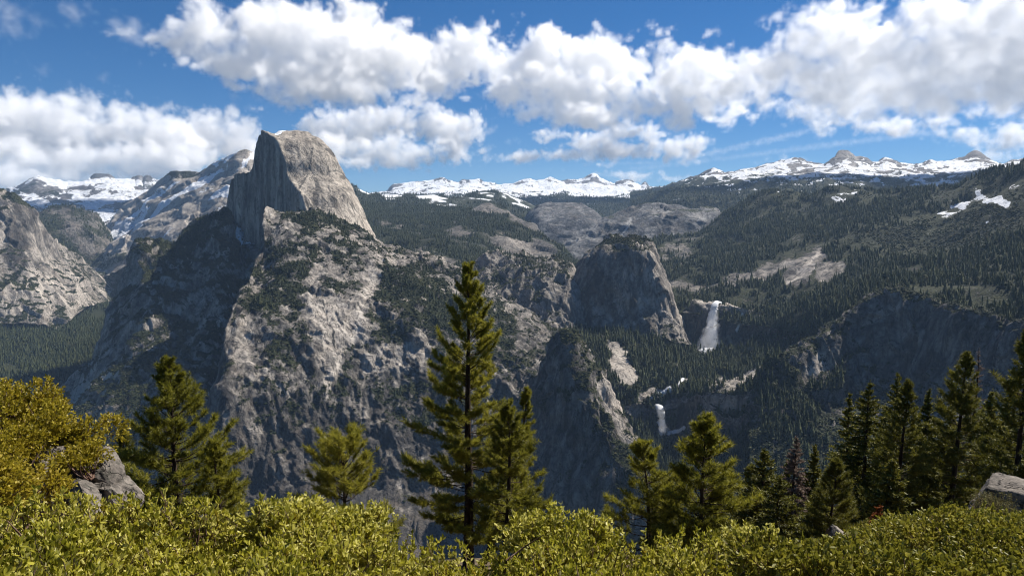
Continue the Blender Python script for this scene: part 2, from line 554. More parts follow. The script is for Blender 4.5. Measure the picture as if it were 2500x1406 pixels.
sheet('snowy_peaks', 'far snowy peaks on the skyline right of the half-dome',
      [[(840, 480, 20), (900, 475, 20), (952, 466, 20), (962, 453, 20), (990, 450, 20), (1030, 448, 20), (1060, 444, 20), (1078, 438, 20), (1100, 446, 20), (1120, 449, 20), (1135, 442, 20),
        (1165, 442, 20), (1185, 451, 20), (1220, 454, 20.5), (1260, 446, 20.5), (1290, 439, 20.5), (1310, 443, 20.5), (1340, 441, 20.5), (1370, 445, 20.5), (1400, 443, 20.5), (1420, 441, 21),
        (1440, 432, 21), (1450, 427, 21), (1462, 436, 21), (1480, 442, 21), (1500, 447, 21), (1510, 440, 21), (1530, 437, 21), (1550, 446, 21), (1565, 451, 21), (1575, 442, 21), (1585, 453, 21),
        (1610, 459, 21), (1640, 462, 20), (1700, 470, 20), (1800, 480, 20)],
       [(840, 492, 16.5), (1100, 472, 16.5), (1400, 468, 17), (1800, 492, 17)],
       [(840, 510, 13), (1100, 500, 13), (1400, 500, 13), (1800, 510, 13)],
       [(840, 560, 10), (1800, 560, 10)]],
      M_far, [('r', 1700, 100, 5, U1, 67), ('f', 500, 36, 4, U1, 68)], m_far_centre, back=(1500, 800), vstep=1.6, step=2.0)


def m_snow_hills(c):
    px, py = c['px'], c['py']
    n = fbm(c['P'], 260, 4, 71)
    s = -.12 + .8 * n + blobs(px, py, [(900, 466, 26, 9, 15, .8), (958, 476, 28, 9, 0, 1.1), (1040, 478, 40, 11, 15, .75), (1085, 496, 25, 8, 20, .6), (1185, 470, 30, 8, 20, .7), (1250, 486, 40, 10, 35, .5),
                                        (1110, 487, 60, 8, 5, .4), (1290, 500, 30, 10, 30, .4)])
    return dict(snow=s, veg=.95 + .35 * n, forest=.55 + .3 * n - sstep(-.1, .3, s) * .6)


sheet('snow_patched_hills', 'blue-green wooded hills with snow patches in front of the far peaks',
      [[(830, 440, 9.5), (868, 455, 9.5), (890, 466, 9.6), (920, 475, 9.8), (960, 477, 10), (1010, 480, 10), (1060, 476, 10), (1110, 483, 10), (1150, 474, 10.2), (1190, 465, 10.2), (1230, 471, 10.2),
        (1270, 486, 10.2), (1310, 504, 10), (1360, 526, 9.8), (1420, 546, 9.5)],
       [(830, 470, 8.9), (920, 490, 8.8), (1060, 492, 8.8), (1190, 488, 9), (1310, 520, 9), (1420, 560, 9)],
       [(830, 520, 8), (1420, 600, 8)]],
      M_mid, [('f', 700, 26, 5, U1, 73)], m_snow_hills, back=(700, 350), vstep=1.8)


def m_slab(c):
    px, py = c['px'], c['py']
    v = -.35 + .35 * fbm(c['P'], 150, 4, 81) + blobs(px, py, [(1440, 560, 20, 60, 30, -.1), (1530, 505, 60, 8, -8, .6), (1700, 520, 60, 10, 0, .25)]) + .8 * sstep(.86, .97, c['nz'])
    s = np.full(len(px), -.9) + blobs(px, py, [(1500, 512, 40, 6, -15, 1.3), (1370, 497, 50, 4, 0, .8)]) + .3 * fbm(c['P'], 120, 3, 83)
    t = -.14 + .25 * fbm(c['P'], 250, 4, 84, stretch=(1, 1, 2)) + .3 * fbm(c['P'] @ SLANT, 60, 3, 89, stretch=(1, 1, 8)) + polyline(px, py, [(1545, 530), (1530, 555), (1520, 580)], 5) * .9 + polyline(px, py, [(1475, 520), (1462, 548)], 3) * .7  # base tone lowered to paint in the cloud shadow
    t += blobs(px, py, [(1400, 585, 70, 12, -20, .25), (1690, 530, 60, 20, -10, .2), (1660, 550, 30, 30, 40, -.25)])
    return dict(veg=v, snow=s, tone=t)


sheet('slab_dome', 'broad smooth grey granite dome in the far valley',
      [[(1262, 570, 8.3), (1275, 545, 8.3), (1292, 517, 8.3), (1320, 501, 8.3), (1360, 495, 8.3), (1400, 497, 8.3), (1430, 503, 8.2), (1455, 515, 8.1), (1480, 540, 8), (1530, 600, 7.9)],
       [(1262, 590, 8.0), (1320, 530, 7.9), (1400, 527, 7.9), (1455, 545, 7.8), (1530, 610, 7.8)],
       [(1262, 650, 7.4), (1400, 640, 7.3), (1530, 650, 7.4)]],
      M_slab, [('r', 500, 16, 4, U1, 85), ('c', 160, 8, 1, (1, 1, .5), 86)], m_slab, back=(600, 300), vstep=2)

sheet('slab_wall', 'long sloping granite slabs with a thin waterfall streak in the far valley',
      [[(1345, 610, 7.0), (1400, 588, 7.2), (1450, 556, 7.4), (1490, 527, 7.5), (1530, 512, 7.6), (1580, 500, 7.6), (1640, 502, 7.6), (1700, 509, 7.5), (1740, 512, 7.4), (1762, 517, 7.3), (1800, 545, 7.2), (1840, 570, 7.1)],
       [(1345, 620, 6.8), (1450, 580, 7.0), (1530, 540, 7.15), (1640, 530, 7.1), (1740, 540, 7.0), (1840, 590, 6.9)],
       [(1345, 690, 6.2), (1530, 660, 6.3), (1840, 660, 6.3)]],
      M_slab, [('r', 420, 34, 5, U1, 87), ('c', 200, 16, 1, U1, 88)], m_slab, back=(600, 300), vstep=2)


def m_clark(c):
    px, py = c['px'], c['py']
    n = fbm(c['P'], 600, 5, 95)
    nn = fbm(c['P'], 160, 4, 96)
    s = .36 + 2.9 * (c['nz'] - .85) + .7 * n + 1.0 * nn - .75 * sstep(432, 490, py + 40 * n)
    s -= .35 * sstep(-.2, .45, fbm(c['P'], 330, 3, 94, stretch=(1, 1, .4), ridged=True))
    s -= blobs(px, py, [(2058, 378, 14, 12, 0, .8), (2085, 392, 12, 14, 30, .9), (2120, 393, 16, 5, 10, 1.0), (2385, 382, 10, 8, 40, .5), (2400, 390, 24, 5, 30, .7), (2240, 397, 60, 4, 0, .7), (1950, 393, 20, 3, 10, .8)])
    s += blobs(px, py, [(2110, 420, 50, 14, 25, .5), (2320, 410, 70, 14, 5, .6), (2360, 395, 12, 20, 40, .4), (1850, 425, 70, 9, -8, .35), (2230, 440, 60, 12, 15, .3)])
    v = .15 + 1.0 * sstep(415, 455, py + 25 * n) + .5 * nn
    return dict(snow=s, veg=v, tone=np.full(len(n), -.05) + blobs(px, py, [(2080, 392, 14, 16, 0, .3)]), forest=-.35 + 1.1 * sstep(430, 485, py + 25 * n) + .8 * nn)


sheet('snow_range', 'snow-covered range with a rounded rocky summit on the right skyline',
      [[(1540, 478, 15), (1620, 457, 15), (1680, 441, 14.5), (1700, 432, 14), (1720, 422, 14), (1743, 415, 14), (1770, 425, 14), (1790, 424, 14), (1830, 418, 14), (1870, 405, 14), (1920, 395, 14),
        (1945, 390, 14), (1975, 398, 13.8), (2010, 396, 13.6), (2028, 389, 13.4), (2041, 373, 13.3), (2050, 367, 13.3), (2065, 366, 13.3), (2080, 374, 13.3), (2090, 382, 13.3), (2102, 383, 13.3),
        (2118, 389, 13.4), (2130, 398, 13.4), (2145, 397, 13.5), (2165, 389, 13.5), (2185, 393, 13.5), (2210, 401, 13.6), (2250, 397, 13.8), (2275, 389, 14), (2300, 397, 14), (2340, 393, 14),
        (2360, 385, 14), (2374, 377, 14), (2382, 373, 14), (2395, 378, 14), (2410, 387, 14), (2430, 396, 14), (2450, 401, 14), (2470, 391, 14), (2490, 390, 14), (2540, 400, 14), (2660, 410, 14)],
       [(1540, 490, 12.5), (1740, 440, 11.8), (1950, 425, 11.6), (2060, 415, 11.6), (2200, 425, 11.6), (2383, 410, 12), (2660, 440, 12)],
       [(1540, 505, 9.8), (1740, 470, 9.4), (2060, 460, 9.2), (2383, 460, 9.4), (2660, 480, 9.4)],
       [(1540, 600, 7.6), (2060, 560, 7.4), (2660, 560, 7.4)]],
      M_far, [('r', 1200, 70, 5, U1, 97), ('f', 350, 30, 4, U1, 98)], m_clark, back=(1500, 800), vstep=2.0, step=2.3)


def m_mid_forest(c):
    px, py = c['px'], c['py']
    n = fbm(c['P'], 260, 4, 105)
    rock = blobs(px, py, [(1200, 515, 60, 12, 5, .85), (1290, 545, 60, 12, 18, .6), (1265, 600, 70, 14, 10, .9), (1310, 608, 50, 18, 15, .8), (1120, 570, 40, 14, 10, .5), (1130, 600, 50, 12, 10, .4), (940, 545, 60, 6, 18, .5),
                           (1060, 630, 60, 14, 20, .6), (1090, 660, 50, 12, 30, .4), (990, 560, 50, 8, 18, .25), (1350, 575, 50, 10, 35, .5), (1240, 580, 40, 14, 0, .5)])
    return dict(veg=.95 + .4 * n + .3 * fbm(c['P'], 90, 3, 109) - .9 * rock, forest=.72 + .6 * n + .7 * fbm(c['P'], 90, 3, 109) - 1.0 * rock, tone=-.08 + .25 * n, bush=.2 * n)


sheet('forest_slope', 'broad dark conifer slope with granite outcrops beyond the half-dome',
      [[(820, 486, 7.8), (900, 493, 7.8), (1000, 500, 7.8), (1100, 508, 7.7), (1150, 509, 7.4), (1190, 500, 7.2), (1222, 506, 7.2), (1250, 520, 7), (1280, 532, 6.8), (1310, 548, 6.5), (1340, 572, 6.2),
        (1370, 600, 6), (1400, 625, 5.8), (1500, 660, 5.6)],
       [(820, 540, 6.4), (1000, 550, 6.3), (1150, 545, 6.3), (1230, 545, 6.2), (1310, 580, 5.9), (1370, 618, 5.6), (1500, 670, 5.3)],
       [(820, 600, 5.2), (1000, 600, 5.2), (1150, 600, 5.3), (1230, 600, 5.5), (1300, 620, 5.5), (1370, 635, 5.3), (1500, 690, 5.0)],
       [(820, 660, 4.4), (1000, 670, 4.4), (1150, 690, 4.4), (1250, 680, 4.9), (1500, 760, 4.5)],
       [(820, 780, 3.9), (1150, 800, 3.9), (1500, 820, 4.0)]],
      M_mid, [('f', 700, 55, 5, U1, 107), ('c', 220, 12, 1, U1, 108)], m_mid_forest, back=(700, 300))


def m_right_slope(c):
    px, py = c['px'], c['py']
    n = fbm(c['P'], 240, 4, 115)
    nn = fbm(c['P'], 70, 4, 116)
    slab = blobs(px, py, [(1968, 655, 58, 26, -46, 1.25), (1880, 664, 70, 15, -20, .6), (1780, 692, 90, 11, -12, .45), (2030, 670, 36, 24, -35, .7), (1660, 700, 60, 10, 0, .4), (1650, 620, 40, 30, 0, .35)])
    open_ = blobs(px, py, [(2380, 560, 220, 46, -10, .95), (2300, 500, 120, 30, -25, .5), (2430, 480, 90, 40, -20, .7), (2140, 585, 90, 20, -8, .7), (2080, 480, 70, 22, 5, .5), (2300, 720, 160, 24, 10, .12)])
    sn = -.5 + .35 * n + .5 * nn + blobs(px, py, [(2340, 495, 70, 10, -32, 1.05), (2430, 490, 40, 14, 20, 1.05), (2460, 505, 25, 10, 20, .6), (2405, 540, 18, 6, 10, .9), (2270, 560, 40, 5, -45, .6), (2060, 475, 50, 12, -20, .75),
                                                       (2000, 510, 60, 6, -25, .5), (1900, 475, 30, 6, -20, .7), (1900, 535, 30, 4, -20, .5), (2480, 440, 30, 16, -40, .55), (2440, 470, 60, 12, -25, .35)])
    v = .92 + .4 * n + .3 * nn - 1.3 * slab + .12 * open_
    tone = -.06 + .0 * slab + .2 * nn + polyline(px, py, [(2000, 612), (1975, 650), (1945, 680), (1915, 700)], 6) * 1.0 - blobs(px, py, [(1920, 625, 45, 12, -15, .6), (1975, 695, 40, 4, 15, .5)])
    tone += .6 * slab * fbm(c['P'] @ np.array([[.75, 0, .66], [0, 1, 0], [-.66, 0, .75]]), 60, 3, 118, stretch=(.4, 1, 4))
    fo = .62 + .7 * n + .75 * nn - 1.2 * slab - 1.0 * open_ - .5 * sstep(-.2, .2, sn)
    return dict(veg=v, snow=sn, tone=tone, forest=fo + .25 * np.clip(open_, 0, 1) * sstep(.15, .5, nn), bush=open_ * .75 + .5 * nn - .9 * sstep(-.2, .2, sn) - slab)


sheet('forested_mountainside', 'large forested mountainside with snow patches and bare slabs filling the right half',
      [[(1540, 620, 5.4), (1620, 582, 5.8), (1700, 562, 6.0), (1740, 542, 6.1), (1770, 522, 6.2), (1810, 500, 6.3), (1850, 481, 6.4), (1890, 470, 6.4), (1940, 478, 6.4), (1980, 481, 6.3),
        (2010, 467, 6.3), (2050, 460, 6.2), (2090, 458, 6.2), (2130, 463, 6.1), (2180, 467, 6.0), (2250, 462, 5.8), (2330, 450, 5.6), (2400, 430, 5.4), (2450, 412, 5.2), (2500, 395, 5.0), (2680, 340, 4.8)],
       [(1540, 650, 4.9), (1700, 620, 5.2), (1850, 570, 5.5), (2000, 540, 5.4), (2150, 520, 5.2), (2300, 510, 4.9), (2500, 470, 4.4), (2680, 430, 4.2)],
       [(1540, 695, 4.3), (1700, 675, 4.5), (1850, 640, 4.6), (2000, 610, 4.5), (2200, 600, 4.3), (2500, 590, 3.7), (2680, 580, 3.5)],
       [(1540, 732, 3.98), (1700, 725, 4.0), (1850, 715, 3.95), (2000, 700, 3.85), (2200, 660, 3.6), (2500, 670, 3.1), (2680, 660, 2.9)],
       [(1540, 750, 3.88), (1700, 750, 3.8), (1850, 770, 3.6), (2000, 780, 3.2), (2100, 755, 2.9), (2200, 732, 2.78), (2300, 750, 2.68), (2400, 785, 2.55), (2500, 805, 2.45), (2680, 815, 2.3)],
       [(1540, 770, 3.8), (1700, 770, 3.72), (1850, 800, 3.5), (2000, 820, 3.1), (2100, 800, 2.86), (2200, 775, 2.76), (2300, 790, 2.66), (2400, 825, 2.54), (2500, 845, 2.44), (2680, 860, 2.28)]],
      M_mid, [('f', 600, 42, 5, U1, 117), ('r', 260, 10, 3, U1, 119)], m_right_slope, back=(700, 300), step=2.8, vstep=2.6)


# the half-dome: a sheer wall on its left, a rounded back on its right
BORDER = ([300, 321, 334, 354, 374, 394, 422, 451, 476, 508, 560, 700], [636, 639, 668, 682, 688, 696, 699, 716, 736, 745, 760, 800])
RIGHT = ([300, 317, 320, 328, 340, 358, 375, 398, 425, 455, 480, 510, 540, 565, 588, 640, 760], [715, 722, 742, 762, 782, 802, 817, 832, 847, 862, 874, 887, 900, 912, 924, 960, 1040])


YY = np.arange(300, 762, 2.0)
KERN = np.hanning(17) / np.hanning(17).sum()
EDGE = np.convolve(np.pad(pchip(BORDER[0], BORDER[1], YY), 8, 'edge'), KERN, 'valid')
FLANK = pchip(RIGHT[0], RIGHT[1], YY)


def dome_depth(px, py, d):
    b = np.interp(py, YY, EDGE)
    r = np.interp(py, YY, FLANK)
    face = lambda x: 4500 - (x - 556) * 4.5
    t = np.clip((px - b) / np.maximum(r - b, 4), 0, 1)
    far = face(b) + np.interp(py, [317, 400, 600, 760], [80, 170, 330, 330])
    body = face(b) + (far - face(b)) * (1 - np.sqrt(1 - .985 * t * t))
    left = np.where(px < 640, (640 - px) / 85 * 60, 0)
    return np.where(px < b, face(px) + left, body)


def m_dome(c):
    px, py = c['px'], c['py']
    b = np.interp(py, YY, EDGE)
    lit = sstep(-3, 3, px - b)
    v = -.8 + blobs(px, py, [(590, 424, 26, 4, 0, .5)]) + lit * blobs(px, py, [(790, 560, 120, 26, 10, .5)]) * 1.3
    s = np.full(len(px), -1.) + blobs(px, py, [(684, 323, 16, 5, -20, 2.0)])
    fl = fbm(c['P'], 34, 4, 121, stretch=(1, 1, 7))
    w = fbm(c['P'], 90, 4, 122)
    t = (1 - lit) * (-.06 + .45 * fl) + lit * (.08 + .26 * fl + .22 * w + .2 * fbm(c['P'], 22, 3, 128, stretch=(1, 1, 3)) + blobs(px, py, [(880, 540, 40, 60, 25, .28), (820, 430, 30, 80, -25, .08), (730, 345, 40, 20, 0, -.06)]))  # sun-facing back and right flank painted paler than the shaded wall
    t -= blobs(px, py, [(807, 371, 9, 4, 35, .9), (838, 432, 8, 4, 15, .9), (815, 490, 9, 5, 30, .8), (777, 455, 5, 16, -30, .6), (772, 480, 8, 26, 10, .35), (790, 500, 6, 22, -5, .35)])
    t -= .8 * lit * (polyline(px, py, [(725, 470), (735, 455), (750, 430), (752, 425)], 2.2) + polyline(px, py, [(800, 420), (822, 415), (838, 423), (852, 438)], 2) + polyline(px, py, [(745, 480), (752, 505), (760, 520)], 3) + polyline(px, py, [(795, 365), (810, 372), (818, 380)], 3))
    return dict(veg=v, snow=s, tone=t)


def dome_right(px, py):
    return sstep(-4, 10, px - np.interp(py, YY, EDGE))


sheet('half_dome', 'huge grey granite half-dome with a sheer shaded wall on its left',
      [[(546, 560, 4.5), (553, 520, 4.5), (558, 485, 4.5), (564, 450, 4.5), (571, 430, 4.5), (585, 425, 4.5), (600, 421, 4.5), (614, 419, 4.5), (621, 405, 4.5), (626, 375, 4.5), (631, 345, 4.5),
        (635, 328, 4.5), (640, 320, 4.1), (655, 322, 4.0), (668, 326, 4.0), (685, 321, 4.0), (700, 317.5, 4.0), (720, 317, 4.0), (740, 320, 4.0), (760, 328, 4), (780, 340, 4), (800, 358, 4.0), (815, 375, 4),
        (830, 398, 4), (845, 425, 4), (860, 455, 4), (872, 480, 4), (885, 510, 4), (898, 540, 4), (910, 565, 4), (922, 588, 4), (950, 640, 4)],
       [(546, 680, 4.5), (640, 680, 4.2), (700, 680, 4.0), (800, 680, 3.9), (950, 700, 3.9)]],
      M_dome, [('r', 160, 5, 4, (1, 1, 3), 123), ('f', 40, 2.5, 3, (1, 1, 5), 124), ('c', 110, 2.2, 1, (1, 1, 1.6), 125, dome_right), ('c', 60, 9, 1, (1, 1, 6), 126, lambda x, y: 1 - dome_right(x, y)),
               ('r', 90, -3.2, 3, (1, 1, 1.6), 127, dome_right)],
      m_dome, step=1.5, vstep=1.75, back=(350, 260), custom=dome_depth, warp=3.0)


def m_north_wall(c):
    px, py = c['px'], c['py']
    n = fbm(c['P'], 130, 4, 131)
    v = -.05 + .45 * n + .8 * sstep(.45, .75, c['nz']) + blobs(px, py, [(380, 610, 60, 26, 0, .4), (470, 590, 60, 30, -25, .5), (430, 760, 60, 40, 40, .1), (330, 880, 60, 16, -35, .2)])
    st = fbm(c['P'] @ np.array([[.8, 0, .6], [0, 1, 0], [-.6, 0, .8]]), 55, 4, 133, stretch=(.5, 1, 5))
    t = .02 + .45 * st + blobs(px, py, [(230, 940, 90, 20, -32, .4), (300, 900, 120, 14, -35, .35), (400, 810, 120, 10, -38, .3), (520, 830, 90, 9, -58, .3), (400, 690, 50, 40, -50, .15)])
    s = np.full(len(px), -1.) + polyline(px, py, [(572, 560), (590, 578), (612, 596)], 8) * 2.2
    return dict(veg=v, tone=t, snow=s, forest=blobs(px, py, [(490, 575, 70, 26, -28, 1.1), (400, 615, 50, 12, 10, .5), (200, 1060, 120, 40, 0, .9)]) + .25 * n - .15, bush=v)


sheet('north_wall', 'dark shaded granite slabs falling into the canyon below the half-dome wall',
      [[(80, 1090, 3.95), (140, 1000, 4.0), (170, 950, 4.05), (200, 897, 4.1), (235, 857, 4.2), (262, 792, 4.3), (285, 722, 4.4), (310, 662, 4.5), (330, 615, 4.6), (345, 594, 4.6), (365, 588, 4.6),
        (390, 596, 4.6), (420, 600, 4.6), (440, 582, 4.6), (455, 562, 4.6), (480, 546, 4.6), (520, 530, 4.6), (556, 517, 4.55), (572, 560, 4.4), (590, 580, 4.3), (615, 600, 4.18), (650, 650, 3.95), (720, 740, 3.7)],
       [(80, 1105, 3.7), (200, 960, 3.8), (262, 860, 3.95), (310, 760, 4.1), (345, 690, 4.15), (400, 680, 4.15), (460, 650, 4.2), (520, 625, 4.15), (556, 615, 4.1), (600, 650, 3.95), (650, 720, 3.65), (720, 820, 3.4)],
       [(80, 1130, 3.4), (200, 1010, 3.45), (262, 960, 3.45), (345, 850, 3.55), (400, 830, 3.55), (460, 800, 3.55), (520, 780, 3.5), (600, 800, 3.35), (650, 850, 3.2), (720, 910, 3.05)],
       [(80, 1170, 3.1), (200, 1080, 3.05), (345, 1030, 2.98), (460, 1000, 2.92), (560, 990, 2.86), (720, 1030, 2.75)],
       [(80, 1270, 2.7), (200, 1250, 2.6), (345, 1240, 2.55), (460, 1240, 2.5), (560, 1250, 2.45), (720, 1270, 2.4)]],
      M_near, [('r', 330, 46, 4, (1, 1, 1.6), 135), ('c', 130, 11, 1, (.8, 1, 3), 136), ('r', 90, -7, 2, (1, 1, 3), 139), ('r', 80, 10, 3, (1, 1, 5), 138), ('f', 60, 7, 3, U1, 137)], m_north_wall, low_foot=True, back=(500, 500), step=2.7, vstep=2.7)


def m_shoulder(c):
    px, py = c['px'], c['py']
    n = fbm(c['P'], 110, 4, 141)
    n2 = fbm(c['P'], 40, 3, 142)
    reg = blobs(px, py, [(680, 700, 70, 70, -50, .6), (640, 745, 70, 22, -15, .6), (730, 620, 60, 30, 0, .35), (780, 540, 100, 22, 10, .7), (1020, 720, 110, 60, 20, .75), (1020, 800, 120, 30, 0, .6), (700, 860, 60, 60, 0, .25), (960, 960, 110, 26, -5, .6),
                           (900, 690, 60, 40, 0, .3), (1180, 780, 90, 50, 30, .5), (1040, 1010, 90, 20, 5, .4), (800, 700, 50, 14, 0, .4), (1060, 900, 70, 18, -5, -.3)])
    bare = blobs(px, py, [(840, 780, 45, 60, -55, .8), (810, 860, 30, 90, 12, .7), (900, 700, 22, 70, 15, .5), (770, 670, 14, 50, 10, .5), (590, 830, 45, 60, 0, .6), (930, 870, 50, 34, -10, .8), (1010, 860, 50, 34, -30, .8),
                            (690, 740, 20, 30, 0, .3), (880, 980, 60, 20, 0, .3), (650, 515, 16, 26, -30, .8), (770, 780, 30, 90, -10, .4)])
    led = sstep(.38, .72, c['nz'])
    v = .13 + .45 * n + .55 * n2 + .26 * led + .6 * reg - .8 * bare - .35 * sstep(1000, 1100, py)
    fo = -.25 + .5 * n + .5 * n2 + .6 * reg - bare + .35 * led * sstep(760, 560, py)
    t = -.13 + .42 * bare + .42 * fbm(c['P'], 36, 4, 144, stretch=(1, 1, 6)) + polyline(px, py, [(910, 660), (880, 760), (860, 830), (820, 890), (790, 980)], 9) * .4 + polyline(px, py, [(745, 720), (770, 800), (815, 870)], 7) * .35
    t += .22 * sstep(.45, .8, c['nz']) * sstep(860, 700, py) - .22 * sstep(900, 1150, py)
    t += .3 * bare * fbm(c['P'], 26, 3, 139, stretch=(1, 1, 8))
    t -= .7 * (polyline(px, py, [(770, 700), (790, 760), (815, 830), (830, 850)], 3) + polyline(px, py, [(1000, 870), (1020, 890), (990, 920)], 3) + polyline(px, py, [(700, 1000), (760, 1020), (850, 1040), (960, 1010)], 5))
    return dict(veg=v, tone=t, forest=fo, bush=v + .06)


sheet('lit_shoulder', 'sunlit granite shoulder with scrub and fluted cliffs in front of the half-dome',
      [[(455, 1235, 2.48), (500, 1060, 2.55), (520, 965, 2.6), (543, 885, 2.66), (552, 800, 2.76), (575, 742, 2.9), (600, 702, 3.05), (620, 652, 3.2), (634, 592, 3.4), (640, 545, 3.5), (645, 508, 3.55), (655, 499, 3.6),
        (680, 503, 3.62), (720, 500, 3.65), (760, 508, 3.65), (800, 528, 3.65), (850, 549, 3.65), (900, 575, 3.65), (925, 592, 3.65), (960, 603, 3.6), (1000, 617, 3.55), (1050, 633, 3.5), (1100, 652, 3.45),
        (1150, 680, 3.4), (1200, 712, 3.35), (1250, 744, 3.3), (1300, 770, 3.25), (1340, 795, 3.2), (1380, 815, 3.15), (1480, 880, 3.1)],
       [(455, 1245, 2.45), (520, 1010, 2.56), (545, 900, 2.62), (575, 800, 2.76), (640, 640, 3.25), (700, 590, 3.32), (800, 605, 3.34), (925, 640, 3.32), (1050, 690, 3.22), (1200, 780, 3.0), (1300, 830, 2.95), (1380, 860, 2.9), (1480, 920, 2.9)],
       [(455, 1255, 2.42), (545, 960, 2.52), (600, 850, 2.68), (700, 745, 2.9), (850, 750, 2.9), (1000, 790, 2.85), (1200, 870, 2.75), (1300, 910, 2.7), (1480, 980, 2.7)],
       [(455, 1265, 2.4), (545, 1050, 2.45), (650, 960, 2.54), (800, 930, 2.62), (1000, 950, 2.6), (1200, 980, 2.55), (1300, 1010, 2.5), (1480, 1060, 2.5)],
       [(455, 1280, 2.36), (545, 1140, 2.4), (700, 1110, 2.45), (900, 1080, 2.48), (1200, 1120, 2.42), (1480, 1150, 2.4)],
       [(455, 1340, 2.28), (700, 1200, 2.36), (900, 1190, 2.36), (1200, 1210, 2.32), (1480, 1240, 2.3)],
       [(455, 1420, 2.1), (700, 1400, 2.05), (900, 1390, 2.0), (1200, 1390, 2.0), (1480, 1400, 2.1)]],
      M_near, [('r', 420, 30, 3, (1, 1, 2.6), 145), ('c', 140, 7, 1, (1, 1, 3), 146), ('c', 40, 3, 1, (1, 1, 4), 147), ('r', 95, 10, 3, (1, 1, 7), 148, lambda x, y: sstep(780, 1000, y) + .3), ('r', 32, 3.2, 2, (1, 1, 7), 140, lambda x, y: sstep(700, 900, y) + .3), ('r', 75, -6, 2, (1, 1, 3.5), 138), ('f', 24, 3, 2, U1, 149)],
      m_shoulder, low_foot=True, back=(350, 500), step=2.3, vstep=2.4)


def m_broderick(c):
    px, py = c['px'], c['py']
    n = fbm(c['P'], 90, 4, 151)
    v = -.1 + .45 * n + .75 * sstep(.55, .8, c['nz']) - blobs(px, py, [(1200, 632, 40, 14, 0, .9), (1400, 750, 40, 50, 0, .8), (1330, 700, 40, 20, 30, .3)])
    return dict(veg=v, tone=.12 + .25 * fbm(c['P'], 45, 4, 153, stretch=(1, 1, 5)), forest=-.1 + .5 * n + .4 * sstep(.6, .8, c['nz']) - blobs(px, py, [(1200, 632, 40, 14, 0, .9), (1400, 760, 50, 50, 0, .8)]), bush=v)


sheet('rounded_dome', 'low rounded granite dome with fluted pale cliffs left of the dark dome',
      [[(1150, 660, 4.25), (1168, 638, 4.25), (1185, 623, 4.2), (1210, 614, 4.2), (1250, 620, 4.1), (1300, 625, 4.0), (1340, 632, 3.92), (1380, 641, 3.87), (1400, 656, 3.82), (1420, 690, 3.77), (1435, 730, 3.72), (1450, 770, 3.7), (1490, 810, 3.7)],
       [(1150, 680, 3.95), (1210, 668, 3.85), (1300, 680, 3.68), (1380, 700, 3.57), (1420, 740, 3.57), (1450, 790, 3.6), (1490, 825, 3.6)],
       [(1150, 730, 3.65), (1250, 740, 3.55), (1330, 760, 3.45), (1380, 795, 3.42), (1450, 808, 3.5), (1490, 840, 3.55)],
       [(1150, 830, 3.45), (1300, 850, 3.35), (1400, 870, 3.25), (1490, 890, 3.35)]],
      M_near, [('r', 160, 24, 4, (1, 1, 2.5), 155), ('c', 70, 14, 1, (1, 1, 3), 156), ('f', 40, 4, 3, U1, 157)], m_broderick, back=(400, 150), step=2, vstep=2)


def m_liberty(c):
    px, py = c['px'], c['py']
    n = fbm(c['P'], 90, 4, 161)
    v = -.35 + .4 * n + .9 * sstep(.55, .8, c['nz']) + blobs(px, py, [(1500, 585, 110, 16, 0, .45), (1540, 830, 120, 14, 0, .6)])
    t = -.02 + .4 * fbm(c['P'], 40, 4, 163, stretch=(1, 1, 6)) + blobs(px, py, [(1640, 760, 26, 60, -15, .3), (1590, 650, 14, 40, 10, .25), (1540, 690, 12, 70, 15, .2), (1460, 700, 50, 60, 0, -.15)])
    return dict(veg=v, tone=t, forest=-.4 + .4 * n + .5 * sstep(.65, .85, c['nz']) + blobs(px, py, [(1540, 832, 120, 12, 0, .9)]), bush=v)


sheet('dark_dome', 'tall dark granite dome with a rounded top left of the upper waterfall',
      [[(1388, 725, 3.82), (1397, 682, 3.82), (1410, 648, 3.82), (1428, 620, 3.82), (1452, 598, 3.82), (1485, 583, 3.82), (1515, 577, 3.82), (1545, 576, 3.82), (1570, 582, 3.82), (1590, 594, 3.82), (1604, 614, 3.8), (1616, 646, 3.77),
        (1625, 670, 3.74), (1635, 700, 3.72), (1645, 730, 3.7), (1655, 757, 3.68), (1665, 792, 3.66), (1685, 825, 3.65)],
       [(1388, 735, 3.72), (1430, 652, 3.67), (1480, 618, 3.64), (1540, 610, 3.62), (1590, 630, 3.64), (1625, 705, 3.62), (1655, 775, 3.62), (1685, 830, 3.62)],
       [(1388, 760, 3.6), (1450, 775, 3.5), (1540, 785, 3.48), (1600, 775, 3.48), (1640, 785, 3.52), (1685, 838, 3.6)],
       [(1388, 850, 3.45), (1470, 845, 3.4), (1540, 835, 3.4), (1620, 830, 3.4), (1685, 850, 3.5)]],
      M_near, [('r', 150, 16, 4, (1, 1, 3), 165), ('c', 80, 11, 1, (1, 1, 3.5), 166), ('r', 60, -6, 2, (1, 1, 5), 168), ('f', 35, 4, 3, (1, 1, 2), 167)], m_liberty, back=(400, 200), step=2, vstep=2)


